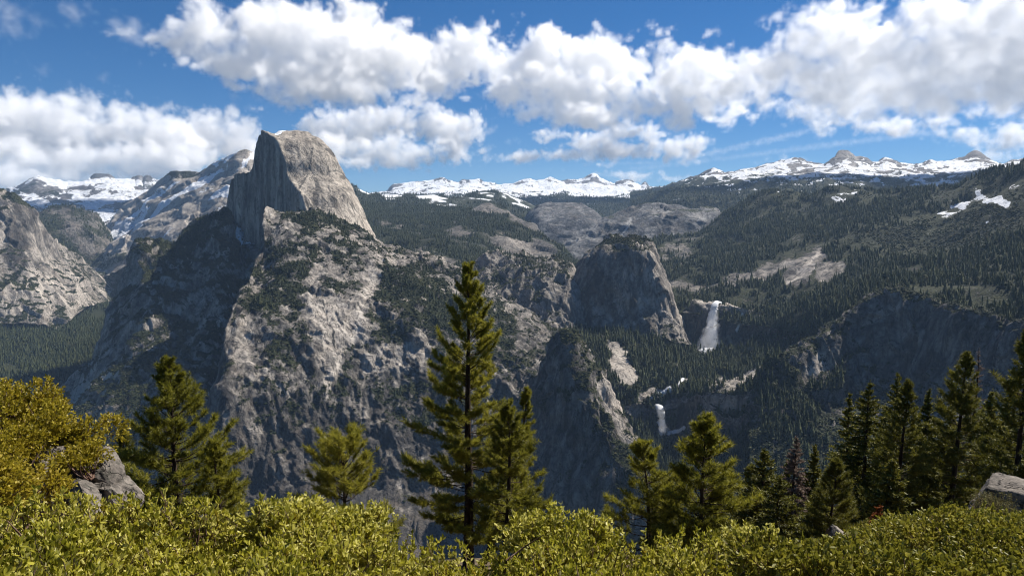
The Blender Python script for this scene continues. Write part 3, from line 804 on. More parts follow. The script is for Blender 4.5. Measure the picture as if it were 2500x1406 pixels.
def m_nevada(c):
    px, py = c['px'], c['py']
    n = fbm(c['P'], 90, 4, 171)
    v = .15 + .5 * n + .8 * sstep(.5, .8, c['nz']) - blobs(px, py, [(1750, 744, 60, 8, 3, 1.0), (1750, 800, 110, 50, 0, .6), (1950, 790, 60, 14, 0, .3)])
    t = -.05 + .3 * fbm(c['P'], 40, 4, 173, stretch=(1, 1, 6)) + blobs(px, py, [(1755, 744, 60, 7, 3, .5), (1740, 800, 110, 40, 0, -.3), (2000, 785, 60, 20, -20, .2)])
    return dict(veg=v, tone=t, forest=-.1 + .5 * n + .8 * sstep(.6, .85, c['nz']) - blobs(px, py, [(1755, 744, 60, 9, 3, 1.2), (1740, 790, 90, 45, 0, .8)]), bush=v)


sheet('upper_fall_cliff', 'dark cliff band that the upper waterfall drops over',
      [[(1590, 742, 3.9), (1650, 738, 3.86), (1690, 737, 3.8), (1720, 741, 3.76), (1745, 744, 3.73), (1800, 749, 3.7), (1850, 762, 3.65), (1900, 768, 3.58), (1960, 768, 3.48), (2030, 768, 3.35), (2110, 760, 3.2)],
       [(1590, 748, 3.86), (1690, 748, 3.77), (1745, 756, 3.71), (1800, 764, 3.68), (1850, 776, 3.62), (1960, 782, 3.45), (2110, 775, 3.15)],
       [(1590, 800, 3.78), (1690, 835, 3.69), (1745, 852, 3.60), (1800, 838, 3.59), (1850, 822, 3.55), (1960, 815, 3.35), (2110, 800, 3.1)],
       [(1590, 880, 3.5), (1745, 900, 3.40), (1850, 880, 3.3), (2110, 850, 2.95)]],
      M_near, [('r', 130, 12, 3, (1, 1, 2.5), 175), ('c', 60, 9, 1, (1, 1, 2), 176)], m_nevada, back=(300, 40), step=2, vstep=2)


def river_mask(px, py):
    return np.maximum(np.maximum(polyline(px, py, [(1636, 955), (1622, 958), (1606, 961), (1594, 966)], 7), polyline(px, py, [(1672, 930), (1664, 936), (1659, 942)], 4)),
                      polyline(px, py, [(1618, 1056), (1640, 1052), (1662, 1042)], 6))


def m_basin(c):
    px, py = c['px'], c['py']
    n = fbm(c['P'], 110, 4, 181)
    bare = blobs(px, py, [(1520, 905, 38, 26, 45, 1.1), (1800, 930, 90, 20, -15, .55), (1860, 900, 60, 12, -25, .4), (1590, 960, 30, 8, -20, .8), (1640, 985, 40, 5, -20, .8), (1560, 1000, 40, 12, 10, .7), (1500, 850, 40, 16, 40, .5), (1940, 830, 40, 14, -35, .3)])
    riv = river_mask(px, py)
    bare = bare + 1.2 * riv
    cl = sstep(.55, .3, c['nz'])
    v = .85 + .4 * n - 1.1 * bare - .9 * cl
    t = .05 + .3 * bare - .2 * cl + .3 * fbm(c['P'], 36, 4, 183, stretch=(1, 1, 5)) * cl + blobs(px, py, [(1780, 985, 60, 18, 5, .2), (1620, 1020, 60, 50, 0, -.25)])
    return dict(veg=v, tone=t, forest=.85 + .6 * n + .5 * fbm(c['P'], 50, 3, 187) - 1.3 * bare - 1.3 * cl, bush=.3 + .4 * n - .8 * bare - .8 * cl)


sheet('waterfall_basin', 'forested basin between the two waterfalls with a cliff at its lower end',
      [[(1370, 800, 3.45), (1500, 805, 3.45), (1600, 825, 3.45), (1740, 858, 3.52), (1850, 845, 3.4), (2060, 830, 3.2)],
       [(1370, 860, 3.1), (1500, 865, 3.15), (1600, 885, 3.2), (1740, 905, 3.2), (1850, 890, 3.1), (2060, 860, 2.9)],
       [(1370, 920, 2.9), (1500, 935, 2.9), (1600, 945, 2.95), (1700, 948, 2.9), (1850, 930, 2.75), (2060, 900, 2.6)],
       [(1370, 1000, 2.8), (1500, 992, 2.82), (1560, 985, 2.83), (1600, 982, 2.86), (1640, 984, 2.86), (1690, 972, 2.72), (1760, 962, 2.62), (1850, 962, 2.55), (1930, 958, 2.5), (2060, 950, 2.45)],
       [(1370, 1010, 2.79), (1500, 1002, 2.81), (1600, 992, 2.84), (1640, 994, 2.84), (1690, 985, 2.71), (1760, 980, 2.61), (1850, 985, 2.54), (2060, 975, 2.44)],
       [(1370, 1085, 2.72), (1500, 1065, 2.74), (1600, 1058, 2.78), (1640, 1062, 2.79), (1690, 1060, 2.65), (1760, 1062, 2.56), (1850, 1062, 2.5), (2060, 1060, 2.4)],
       [(1370, 1200, 2.3), (1500, 1180, 2.35), (1640, 1150, 2.45), (1760, 1150, 2.35), (1850, 1150, 2.25), (2060, 1150, 2.2)],
       [(1370, 1450, 1.7), (1600, 1440, 1.7), (2060, 1440, 1.7)]],
      M_near, [('f', 220, 22, 5, U1, 185), ('c', 60, 7, 1, U1, 186)], m_basin, low_foot=True, back=None, step=2.4, vstep=2.9)


def m_grizzly(c):
    px, py = c['px'], c['py']
    n = fbm(c['P'], 80, 4, 191)
    rib = sstep(-60, 60, px - (1385 + (py - 820) * .35))
    v = .12 + .5 * n + .35 * rib + .5 * sstep(.5, .75, c['nz']) - blobs(px, py, [(1300, 1150, 60, 120, 0, .4), (1500, 1000, 14, 90, -25, .6)])
    t = -.18 + .35 * fbm(c['P'], 36, 4, 193, stretch=(1, 1, 5)) + polyline(px, py, [(1450, 900), (1490, 980), (1530, 1060), (1560, 1110)], 14) * .5  # sunlight on the rib painted as a paler line in the tone
    return dict(veg=v, tone=t, forest=-.35 + .5 * n + .25 * rib, bush=v)


sheet('dark_pyramid', 'dark pyramid-shaped rocky peak with scrub above the gorge, right of the tall pine',
      [[(1170, 1180, 2.52), (1230, 1065, 2.5), (1270, 985, 2.48), (1310, 912, 2.46), (1340, 862, 2.44), (1365, 832, 2.42), (1385, 818, 2.40), (1400, 823, 2.38), (1420, 851, 2.36), (1445, 891, 2.33), (1470, 931, 2.30),
        (1500, 986, 2.26), (1530, 1042, 2.22), (1560, 1100, 2.18), (1600, 1180, 2.12), (1690, 1320, 2.02)],
       [(1170, 1190, 2.48), (1300, 965, 2.40), (1385, 900, 2.29), (1450, 960, 2.20), (1530, 1085, 2.13), (1600, 1205, 2.08), (1690, 1330, 2.0)],
       [(1170, 1230, 2.40), (1300, 1100, 2.30), (1385, 1060, 2.19), (1480, 1100, 2.06), (1600, 1240, 1.98), (1690, 1350, 1.94)],
       [(1170, 1420, 2.1), (1385, 1400, 1.98), (1690, 1440, 1.8)]],
      M_near, [('r', 200, 28, 4, (1, 1, 1.8), 195), ('c', 80, 8, 1, (1, 1, 3), 196), ('r', 60, -5, 2, (1, 1, 4), 198), ('r', 50, 6, 3, (1, 1, 4), 197)], m_grizzly, low_foot=True, back=(300, 450), step=2.4, vstep=2.4)


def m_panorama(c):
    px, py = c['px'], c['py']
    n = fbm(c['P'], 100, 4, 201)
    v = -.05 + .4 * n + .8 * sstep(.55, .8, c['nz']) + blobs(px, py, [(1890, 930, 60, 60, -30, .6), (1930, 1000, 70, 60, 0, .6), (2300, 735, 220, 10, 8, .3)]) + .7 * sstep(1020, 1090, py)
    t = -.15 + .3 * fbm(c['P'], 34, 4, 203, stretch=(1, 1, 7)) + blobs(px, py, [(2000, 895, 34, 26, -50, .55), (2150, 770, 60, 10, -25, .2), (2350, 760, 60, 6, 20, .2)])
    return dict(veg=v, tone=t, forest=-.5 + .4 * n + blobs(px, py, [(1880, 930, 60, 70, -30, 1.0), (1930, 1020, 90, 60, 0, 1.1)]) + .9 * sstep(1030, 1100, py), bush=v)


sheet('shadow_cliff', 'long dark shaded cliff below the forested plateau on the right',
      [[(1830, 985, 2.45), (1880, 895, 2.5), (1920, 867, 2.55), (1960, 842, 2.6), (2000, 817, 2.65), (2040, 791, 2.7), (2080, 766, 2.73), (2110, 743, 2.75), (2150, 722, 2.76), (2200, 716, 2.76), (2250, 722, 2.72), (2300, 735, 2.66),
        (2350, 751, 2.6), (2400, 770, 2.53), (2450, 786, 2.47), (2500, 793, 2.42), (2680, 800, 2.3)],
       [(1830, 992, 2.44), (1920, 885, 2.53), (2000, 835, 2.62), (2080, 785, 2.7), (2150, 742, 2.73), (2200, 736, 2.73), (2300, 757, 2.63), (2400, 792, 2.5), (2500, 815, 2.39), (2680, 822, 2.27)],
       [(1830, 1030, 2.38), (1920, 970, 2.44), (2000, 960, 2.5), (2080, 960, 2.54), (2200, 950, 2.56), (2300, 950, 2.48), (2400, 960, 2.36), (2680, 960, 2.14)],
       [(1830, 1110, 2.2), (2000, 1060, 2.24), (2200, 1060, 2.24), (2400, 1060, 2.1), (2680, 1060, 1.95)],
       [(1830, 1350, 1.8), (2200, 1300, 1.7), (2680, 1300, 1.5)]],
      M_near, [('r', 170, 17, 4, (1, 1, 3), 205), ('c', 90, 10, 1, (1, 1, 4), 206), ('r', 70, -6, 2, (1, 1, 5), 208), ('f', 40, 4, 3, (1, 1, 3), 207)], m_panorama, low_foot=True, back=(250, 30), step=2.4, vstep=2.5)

# ---------------------------------------------------------------- distant woods and scrub, standing on the slopes
def veg_material(name, cols, trans=.25, rough=.75, spec=.15, nscale=None):
    t = NT(name)
    oi = t.n('ShaderNodeObjectInfo')
    r = oi.outputs['Random']
    if nscale:
        r = t.math('ADD', t.math('MULTIPLY', r, .5), t.math('MULTIPLY', t.noise(t.pos(nscale), 1, 3), .5))
    col = t.ramp(r, cols)
    return t.principled(col, rough, spec, None, trans)


M_conifer_far = veg_material('far_conifer', [(0.0, (.016, .024, .011)), (.4, (.030, .040, .014)), (.75, (.052, .058, .018)), (.93, (.075, .072, .026)), (1.0, (.11, .075, .05))], .12, nscale=1 / 130)
M_scrub_far = veg_material('far_scrub', [(0.0, (.018, .026, .010)), (.5, (.035, .044, .014)), (.85, (.060, .066, .022)), (1.0, (.10, .085, .04))], .12)

PROTO = bpy.data.collections.new('prototypes')


def proto(name, verts, faces, mat, smooth=False):
    o = mesh_obj(name, verts, faces, mat, smooth=smooth)
    COL.objects.unlink(o)
    PROTO.objects.link(o)
    return o


def far_conifer(seed, slim):
    r = np.random.default_rng(seed)
    vs, fs = [], []
    tiers = 7
    for i in range(tiers):
        z1 = .04 + .80 * (i / tiers) + r.uniform(-.02, .02)
        top = min(1.0, z1 + .26 + r.uniform(0, .06))
        rad = slim * (1.02 - i / tiers) ** .85
        n = 8
        b = len(vs)
        vs.append((r.uniform(-.01, .01), r.uniform(-.01, .01), top))
        for k in range(n):
            a = 2 * math.pi * (k + r.uniform(-.3, .3)) / n
            q = rad * (r.uniform(.95, 1.3) if k % 2 else r.uniform(.35, .7))
            vs.append((q * math.cos(a), q * math.sin(a), z1 + r.uniform(-.03, .02) + (.05 if k % 2 == 0 else 0)))
        for k in range(n):
            fs.append((b, b + 1 + k, b + 1 + (k + 1) % n))
    b = len(vs)
    for a in (0, 2.1, 4.2):
        vs.append((.012 * math.cos(a), .012 * math.sin(a), -.05))
    vs.append((0, 0, .6))
    fs += [(b, b + 1, b + 3), (b + 1, b + 2, b + 3), (b + 2, b, b + 3)]
    return np.array(vs), np.array(fs)


def far_bush(seed):
    r = np.random.default_rng(seed)
    vs, fs = [], []
    for k in range(26):                                  # leafy flakes spread through a low mound
        d = r.normal(size=3)
        d /= np.linalg.norm(d)
        c = d * np.array([.5, .5, .42]) * r.uniform(.6, 1) + np.array([0, 0, .30])
        u = np.cross(d, r.normal(size=3))
        u /= np.linalg.norm(u)
        w = np.cross(d, u)
        s = r.uniform(.18, .32)
        b = len(vs)
        for q in ((1, 0), (.1, 1), (-1, .1), (0, -1)):
            vs.append(c + s * (u * q[0] + w * q[1]) * r.uniform(.7, 1.2) + d * r.uniform(-.06, .06))
        fs += [(b, b + 1, b + 2), (b, b + 2, b + 3)]
    return np.array(vs), np.array(fs)


def far_oak(seed):
    v, f = far_bush(seed)
    v = v * np.array([.40, .40, .62]) + np.array([0, 0, .16])
    return v, f


CONIFERS = [proto('far_conifer_a', *far_conifer(1, .15), M_conifer_far), proto('far_conifer_b', *far_conifer(2, .19), M_conifer_far), proto('far_conifer_c', *far_conifer(3, .125), M_conifer_far), proto('far_conifer_d', *far_conifer(7, .23), M_conifer_far), proto('far_oak', *far_oak(8), M_scrub_far)]
SCRUBS = [proto('far_scrub_a', *far_bush(4), M_scrub_far), proto('far_scrub_b', *far_bush(5), M_scrub_far), proto('far_scrub_c', *far_bush(6), M_scrub_far)]


def instancer(name, protos):
    g = bpy.data.node_groups.new(name, 'GeometryNodeTree')
    g.interface.new_socket('Geometry', in_out='INPUT', socket_type='NodeSocketGeometry')
    g.interface.new_socket('Geometry', in_out='OUTPUT', socket_type='NodeSocketGeometry')
    N, L = g.nodes, g.links.new
    gi, go = N.new('NodeGroupInput'), N.new('NodeGroupOutput')
    jn = N.new('GeometryNodeJoinGeometry')

    def attr(n, ty):
        a = N.new('GeometryNodeInputNamedAttribute')
        a.data_type = ty
        a.inputs[0].default_value = n
        return a.outputs[0]
    rot, scl, kd = attr('rot', 'FLOAT_VECTOR'), attr('scl', 'FLOAT_VECTOR'), attr('kd', 'FLOAT')
    e2r = N.new('FunctionNodeEulerToRotation')
    L(rot, e2r.inputs[0])
    for i, p in enumerate(protos):
        oi = N.new('GeometryNodeObjectInfo')
        oi.inputs['Object'].default_value = p
        oi.inputs['As Instance'].default_value = True
        cmp = N.new('FunctionNodeCompare')
        cmp.data_type = 'FLOAT'
        cmp.operation = 'EQUAL'
        cmp.inputs['Epsilon'].default_value = .1
        L(kd, cmp.inputs['A'])
        cmp.inputs['B'].default_value = float(i)
        ip = N.new('GeometryNodeInstanceOnPoints')
        L(gi.outputs[0], ip.inputs['Points'])
        L(cmp.outputs[0], ip.inputs['Selection'])
        L(oi.outputs['Geometry'], ip.inputs['Instance'])
        L(e2r.outputs[0], ip.inputs['Rotation'])
        L(scl, ip.inputs['Scale'])
        L(ip.outputs[0], jn.inputs[0])
    L(jn.outputs[0], go.inputs[0])
    return g


G_CONIFER = instancer('stand_conifers', CONIFERS)
G_SCRUB = instancer('stand_scrub', SCRUBS)


def scatter_obj(name, label, pts, rot, scl, kd, group, kind='stuff', mat=None):
    me = bpy.data.meshes.new(name)
    me.vertices.add(len(pts))
    me.vertices.foreach_set('co', np.ascontiguousarray(pts, np.float32).ravel())
    for k, v in (('rot', rot), ('scl', scl)):
        a = me.attributes.new(k, 'FLOAT_VECTOR', 'POINT')
        a.data.foreach_set('vector', np.ascontiguousarray(v, np.float32).ravel())
    a = me.attributes.new('kd', 'FLOAT', 'POINT')
    a.data.foreach_set('value', np.ascontiguousarray(kd, np.float32))
    if mat: me.materials.append(mat)
    o = bpy.data.objects.new(name, me)
    COL.objects.link(o)
    md = o.modifiers.new('stand', 'NODES')
    md.node_group = group
    return tag(o, label, kind=kind)


def sample_sheet(name, key, per_m2, thr=.5, soft=.35, maxn=10 ** 7, seed=0):
    s = SHEETS[name]
    P, (nr, nc) = s['P'], s['shape']
    r = np.random.default_rng(seed + 1000)
    a, b, c, d = P[:-1, :-1], P[1:, :-1], P[1:, 1:], P[:-1, 1:]
    area = .5 * np.linalg.norm(np.cross(c - a, d - b), axis=-1)
    plan = .5 * np.abs((c - a)[..., 0] * (d - b)[..., 1] - (c - a)[..., 1] * (d - b)[..., 0])
    area = .35 * area + .65 * plan
    m = s['a'][key].reshape(nr, nc)
    m = sstep(thr - soft, thr + soft, .25 * (m[:-1, :-1] + m[1:, :-1] + m[1:, 1:] + m[:-1, 1:]))
    e = (area * m * per_m2).ravel()
    n = r.poisson(np.minimum(e, 40))
    i = np.repeat(np.arange(len(e)), n)
    if len(i) > maxn:
        i = r.choice(i, maxn, replace=False)
    u, v = r.random(len(i))[:, None], r.random(len(i))[:, None]
    f = lambda q: q.reshape(-1, 3)[i]
    return f(a) * (1 - u) * (1 - v) + f(b) * u * (1 - v) + f(c) * u * v + f(d) * (1 - u) * v


def plant(sheets, name, label, key, per_m2, size, thr=.5, soft=.35, group=None, seed=0, spread=1.0):
    pts = np.concatenate([sample_sheet(n, key, per_m2, thr, soft, seed=seed + k) for k, n in enumerate(sheets)])
    r = np.random.default_rng(seed)
    n = len(pts)
    h = size * np.clip(r.lognormal(0, .42, n), .3, 2.0)
    w = h * r.uniform(.8, 1.25, n) * spread
    rot = np.stack([r.normal(0, .03, n), r.normal(0, .03, n), r.uniform(0, 6.28, n)], -1)
    print(name, n)
    return scatter_obj(name, label, pts, rot, np.stack([w, w, h], -1), np.where(r.random(n) < .86, r.integers(0, 4, n), 4) if group is G_CONIFER else r.integers(0, 3, n), group)


plant(['canyon_floor'], 'forest', 'dark conifer forest covering the canyon floor at the far left', 'forest', 1 / 110, 24, seed=11, group=G_CONIFER)
plant(['canyon_hill'], 'forest', 'grey-green timber on the canyon hill at the left', 'forest', 1 / 200, 22, seed=21, group=G_CONIFER)
plant(['forest_slope'], 'forest', 'dense conifer forest on the broad slope beyond the half-dome', 'forest', 1 / 105, 20, seed=12, group=G_CONIFER)
plant(['snow_patched_hills'], 'forest', 'bluish conifer forest on the snow-patched far hills', 'forest', 1 / 220, 26, seed=13, group=G_CONIFER)
plant(['forested_mountainside'], 'forest', 'conifer forest on the large mountainside at the right', 'forest', 1 / 120, 23, seed=14, group=G_CONIFER)
plant(['waterfall_basin', 'upper_fall_cliff'], 'forest', 'conifer forest in the basin around the two waterfalls', 'forest', 1 / 85, 23, seed=15, group=G_CONIFER)
plant(['shadow_cliff'], 'forest', 'dark conifers on the foot of the shaded right cliff', 'forest', 1 / 90, 24, seed=16, group=G_CONIFER)
plant(['lit_shoulder', 'north_wall', 'rounded_dome', 'dark_dome', 'dark_pyramid'], 'sparse_trees', 'scattered conifers on the ledges of the sunlit shoulder and domes', 'forest', 1 / 110, 15, seed=17, group=G_CONIFER)
plant(['lit_shoulder', 'north_wall', 'rounded_dome', 'dark_dome', 'dark_pyramid', 'waterfall_basin', 'shadow_cliff', 'upper_fall_cliff'], 'scrub', 'low scrub scattered over the granite ledges and cliffs', 'bush', 1 / 50, 4.0, thr=.6, seed=18, group=G_SCRUB, spread=1.35)
plant(['left_cliff', 'forested_mountainside'], 'scrub', 'low scrub on the open right mountainside and the left cliff ledges', 'bush', 1 / 110, 5, thr=.55, seed=19, group=G_SCRUB, spread=1.4)
plant(['snow_range', 'snowy_peaks'], 'forest', 'far dark timber along the foot of the snowy ranges', 'forest', 1 / 700, 28, seed=20, group=G_CONIFER, spread=1.3)
print('forest', round(time.time() - T0, 1))

# ---------------------------------------------------------------- water
def water_material():
    t = NT('white_water')
    n = t.noise(t.pos((1 / 3.0, 1 / 3.0, 1 / 22.0)), 1, 6, .65)
    col = t.ramp(n, [(.35, (.52, .57, .60)), (.5, (.78, .80, .82)), (.65, (.90, .91, .92))])
    return t.principled(col, .6, .3, t.bump(n, .8, 3.0), .2)




def water_material():
    """White water whose torn edge thins out into the rock behind it."""
    t = NT('white_water')
    n = t.noise(t.pos((1 / 5.0, 1 / 5.0, 1 / 40.0)), 1, 5, .65)
    m = t.noise(t.pos(1 / 9.0), 1, 4, .6)
    col = t.ramp(n, [(.35, (.62, .65, .68)), (.5, (.84, .85, .86)), (.65, (.92, .92, .93))])
    a = t.math('ADD', t.attr('edge'), t.math('ADD', t.math('MULTIPLY', t.math('SUBTRACT', n, .5), 1.3), t.math('MULTIPLY', t.math('SUBTRACT', m, .5), .8)))
    a = t.maprange(a, .25, .75, 0, 1, True)
    di, tr, tp, m1, m2 = [t.n(q) for q in ('ShaderNodeBsdfDiffuse', 'ShaderNodeBsdfTranslucent', 'ShaderNodeBsdfTransparent', 'ShaderNodeMixShader', 'ShaderNodeMixShader')]
    t.link(col, di.inputs['Color'])
    t.link(col, tr.inputs['Color'])
    m1.inputs[0].default_value = .25
    t.link(di.outputs[0], m1.inputs[1])
    t.link(tr.outputs[0], m1.inputs[2])
    t.link(a, m2.inputs[0])
    t.link(tp.outputs[0], m2.inputs[1])
    t.link(m1.outputs[0], m2.inputs[2])
    t.link(m2.outputs[0], t.out.inputs['Surface'])
    return t.m


M_water = water_material()


def drape(name, label, sheets, mask, lift, cat, group=None):
    """Water lying on or falling over the rock of the named slopes, lifted a few metres off it."""
    V, Fs, E, nv = [], [], [], 0
    for sname in sheets:
        s = SHEETS[sname]
        nr, nc = s['shape']
        P = s['P']
        px, py = s['px'], s['py']
        m = mask(px, py)
        q = (m[:-1, :-1] + m[1:, :-1] + m[1:, 1:] + m[:-1, 1:]) > .02
        f = grid_faces(nr, nc)[q.ravel()]
        N = grid_normals(P)
        out = N * np.array([1, 1, .4]) + np.array([0, -.3, 0])
        Q = P + out * (lift * (.35 + m))[..., None]
        used, inv = np.unique(f.ravel(), return_inverse=True)
        V.append(Q.reshape(-1, 3)[used])
        E.append(m.ravel()[used])
        Fs.append(inv.reshape(-1, 4) + nv)
        nv += len(used)
    return tag(mesh_obj(name, np.concatenate(V), np.concatenate(Fs), M_water, attrs={'edge': np.concatenate(E)}), label, cat, group)


def plume(spine):
    """Mask of a falling plume: (px, py, half width)."""
    s = np.array(spine, float)

    def f(px, py):
        c = np.interp(py, s[:, 1], s[:, 0])
        w = np.interp(py, s[:, 1], s[:, 2])
        return sstep(1.25, .35, np.abs(px - c) / w) * sstep(s[0, 1] - 4, s[0, 1] + 2, py) * sstep(s[-1, 1] + 6, s[-1, 1] - 8, py)
    return f


drape('waterfall', 'tall white upper waterfall spreading as it drops beside the dark dome', ['upper_fall_cliff', 'waterfall_basin'],
      plume([(1748, 741, 8), (1745, 752, 9), (1742, 775, 13), (1739, 800, 17), (1736, 825, 22), (1731, 845, 26), (1727, 862, 28)]), 24, 'waterfall')
drape('waterfall', 'lower white curtain waterfall in the gorge', ['waterfall_basin'],
      plume([(1608, 982, 12), (1611, 992, 12), (1614, 1010, 11), (1617, 1030, 11), (1620, 1047, 14), (1626, 1060, 22)]), 15, 'waterfall')
drape('waterfall', 'thin pale side waterfall on the dark cliff right of the tall waterfall', ['upper_fall_cliff'],
      plume([(1814, 766, 3), (1809, 780, 3.5), (1804, 795, 4), (1799, 812, 4)]), 4, 'waterfall')
def spray(label, spine, dens, seed):
    """The drifting body of droplets round a fall: (px, py, half width px, km)."""
    s = np.array(spine, float)
    n, nc = 26, 14
    t = np.linspace(0, 1, n)
    ts = np.linspace(0, 1, len(s))
    px, py, w, d = [pchip(ts, s[:, i], t) for i in range(4)]
    C = at(px, py, d * 1000)
    W = w * d * 1000 / F * np.minimum(1, np.minimum(t, 1 - t) * 9 + .05)
    a = np.linspace(0, 2 * math.pi, nc, endpoint=False)
    V = C[:, None] + np.stack([np.cos(a)[None] * W[:, None], np.sin(a)[None] * W[:, None] * .6, 0 * W[:, None] * a[None]], -1)
    nz = fbm(V.reshape(-1, 3), 26, 3, seed).reshape(n, nc)
    V = C[:, None] + (V - C[:, None]) * (1 + .55 * nz)[..., None]
    i = np.arange(n * nc).reshape(n, nc)
    f = np.stack([i[:-1], np.roll(i[:-1], -1, 1), np.roll(i[1:], -1, 1), i[1:]], -1).reshape(-1, 4)
    k = n * nc
    ring = lambda row, c: np.stack([np.full(nc, c), i[row], np.roll(i[row], -1)], -1)
    verts = np.concatenate([V.reshape(-1, 3), C[:1], C[-1:]])
    m = NT('spray')
    pv = m.n('ShaderNodeVolumePrincipled')
    pv.inputs['Color'].default_value = (1, 1, 1, 1)
    pv.inputs['Density'].default_value = dens
    m.link(pv.outputs[0], m.out.inputs['Volume'])
    import bmesh
    o = mesh_obj('mist', verts, [f, ring(0, k)[:, ::-1], ring(n - 1, k + 1)], m.m)
    bm = bmesh.new()
    bm.from_mesh(o.data)
    bmesh.ops.remove_doubles(bm, verts=bm.verts, dist=.01)
    bmesh.ops.recalc_face_normals(bm, faces=bm.faces)
    bm.to_mesh(o.data)
    bm.free()
    return tag(o, label, kind='stuff')


spray('white spray around the tall upper waterfall', [(1746, 748, 6, 3.68), (1742, 775, 12, 3.64), (1738, 805, 19, 3.60), (1732, 835, 28, 3.56), (1726, 862, 36, 3.52)], .010, 71)
spray('white spray around the lower waterfall', [(1609, 984, 7, 2.83), (1613, 1005, 8, 2.80), (1617, 1030, 9, 2.77), (1622, 1048, 14, 2.75), (1628, 1058, 18, 2.74)], .016, 72)
drape('river', 'white rapids of the river between the two waterfalls', ['waterfall_basin'], lambda px, py: river_mask(px, py) * 1.2, 2.5, 'river')

# ---------------------------------------------------------------- the near hillside
def gslope(px):
    return np.interp(px, [-400, 450, 850, 1400, 1700, 2000, 2100, 2200, 2300, 2400, 2650], [.42, .43, .47, .47, .45, .42, .40, .375, .36, .35, .335])


def ground_z(px, d):
    d = np.asarray(d, float)
    base = np.interp(px, [1500, 2000], [.6, .75])
    return -base - gslope(px) * d - np.maximum(d - 95, 0) * .9


def on_ground(px, d, lift=0.0):
    r = ray(px, 703.0)
    return np.array([r[0] * d, r[1] * d, float(ground_z(px, d)) + lift])


def soil_material():
    t = NT('soil')
    a = t.noise(t.pos(1 / 1.6), 1, 6, .6)
    b = t.noise(t.pos(1 / .18), 1, 4, .6)
    col = t.ramp(t.math('ADD', t.math('MULTIPLY', a, .6), t.math('MULTIPLY', b, .4)), [(.35, (.035, .028, .018)), (.5, (.10, .075, .045)), (.62, (.20, .155, .10)), (.75, (.30, .25, .19))])
    return t.principled(col, .95, .1, t.bump(b, .6, .05))


px_ = np.linspace(-350, 2850, 190)
d_ = 1.2 * (320 / 1.2) ** np.linspace(0, 1, 130)
PXg, Dg_ = np.meshgrid(px_, d_)
rr = ray(PXg, np.full_like(PXg, 703.0))
G = np.stack([rr[..., 0] * Dg_, rr[..., 1] * Dg_, ground_z(PXg, Dg_)], -1)
gf = G.reshape(-1, 3)
G[..., 2] += (fbm(gf, 9, 4, 301) * np.clip(Dg_.ravel() / 40, .04, .5) + fbm(gf, 1.5, 3, 302) * .05).reshape(G.shape[:2])
tag(mesh_obj('hillside', G.reshape(-1, 3), grid_faces(*G.shape[:2])[:, ::-1], soil_material()), 'steep brown soil slope under the near shrubs and pines', kind='structure')

# ---------------------------------------------------------------- leaves, twigs, tubes
def unit(v):
    return v / (np.linalg.norm(v, axis=-1, keepdims=True) + 1e-9)


def leaves(pos, axis, length, width, r, fold=.25, simple=False):
    """Folded oval leaves: six corners, four triangles each."""
    n = len(pos)
    axis = unit(axis)
    side = unit(np.cross(axis, r.normal(size=(n, 3))))
    up = np.cross(side, axis)
    L = np.broadcast_to(length, n)[:, None]
    W = np.broadcast_to(width, n)[:, None]
    mid1, mid2 = pos + axis * L * .33, pos + axis * L * .72
    lift = up * W * fold
    if simple:                                           # seen from afar: one diamond
        v = np.stack([pos, pos + axis * L * .5 + side * W * .55, pos + axis * L, pos + axis * L * .5 - side * W * .55], 1)
        return v.reshape(-1, 3), (np.arange(n) * 4)[:, None] + np.array([[0, 1, 2, 3]])
    v = np.stack([pos, mid1 + side * W * .5 + lift, mid2 + side * W * .42 + lift, pos + axis * L, mid2 - side * W * .42 + lift, mid1 - side * W * .5 + lift], 1)
    b = (np.arange(n) * 6)[:, None]
    f = np.concatenate([b + np.array([[0, 1, 2, 3]]), b + np.array([[0, 3, 4, 5]])])
    return v.reshape(-1, 3), f


def tube(path, radii, sides=6):
    path = np.asarray(path, float)
    n = len(path)
    tan = unit(np.gradient(path, axis=0))
    ref = np.where(np.abs(tan[:, 2:3]) > .9, np.array([[1.0, 0, 0]]), np.array([[0, 0, 1.0]]))
    u = unit(np.cross(tan, ref))
    w = np.cross(tan, u)
    a = np.linspace(0, 2 * math.pi, sides, endpoint=False)
    v = path[:, None] + (np.cos(a)[None, :, None] * u[:, None] + np.sin(a)[None, :, None] * w[:, None]) * np.asarray(radii)[:, None, None]
    i = np.arange(n * sides).reshape(n, sides)
    f = np.stack([i[:-1], np.roll(i[:-1], -1, 1), np.roll(i[1:], -1, 1), i[1:]], -1).reshape(-1, 4)
    return v.reshape(-1, 3), f


class Bag:
    def __init__(self):
        self.v, self.f, self.n = [], [], 0

    def add(self, vf):
        self.v.append(vf[0])
        self.f.append(vf[1] + self.n)
        self.n += len(vf[0])

    def build(self, name, mat, parent=None, smooth=True):
        by = {}
        for f in self.f:
            by.setdefault(f.shape[1], []).append(f)
        return mesh_obj(name, np.concatenate(self.v), [np.concatenate(q) for q in by.values()], mat, parent, smooth)


def leaf_material(name, cols, rough=.5, spec=.3, trans=.35, scale=6.0):
    t = NT(name)
    g = t.n('ShaderNodeNewGeometry')
    oi = t.n('ShaderNodeObjectInfo')
    r = t.math('ADD', t.math('MULTIPLY', g.outputs['Random Per Island'], .5), t.math('ADD', t.math('ADD', t.math('MULTIPLY', t.noise(t.pos(scale), 1, 2), .28), t.math('MULTIPLY', t.math('SUBTRACT', t.noise(t.pos(scale * .3), 1, 2), .38), .45)), t.math('MULTIPLY', oi.outputs['Random'], .12)))
    return t.principled(t.ramp(r, cols), rough, spec, None, trans)


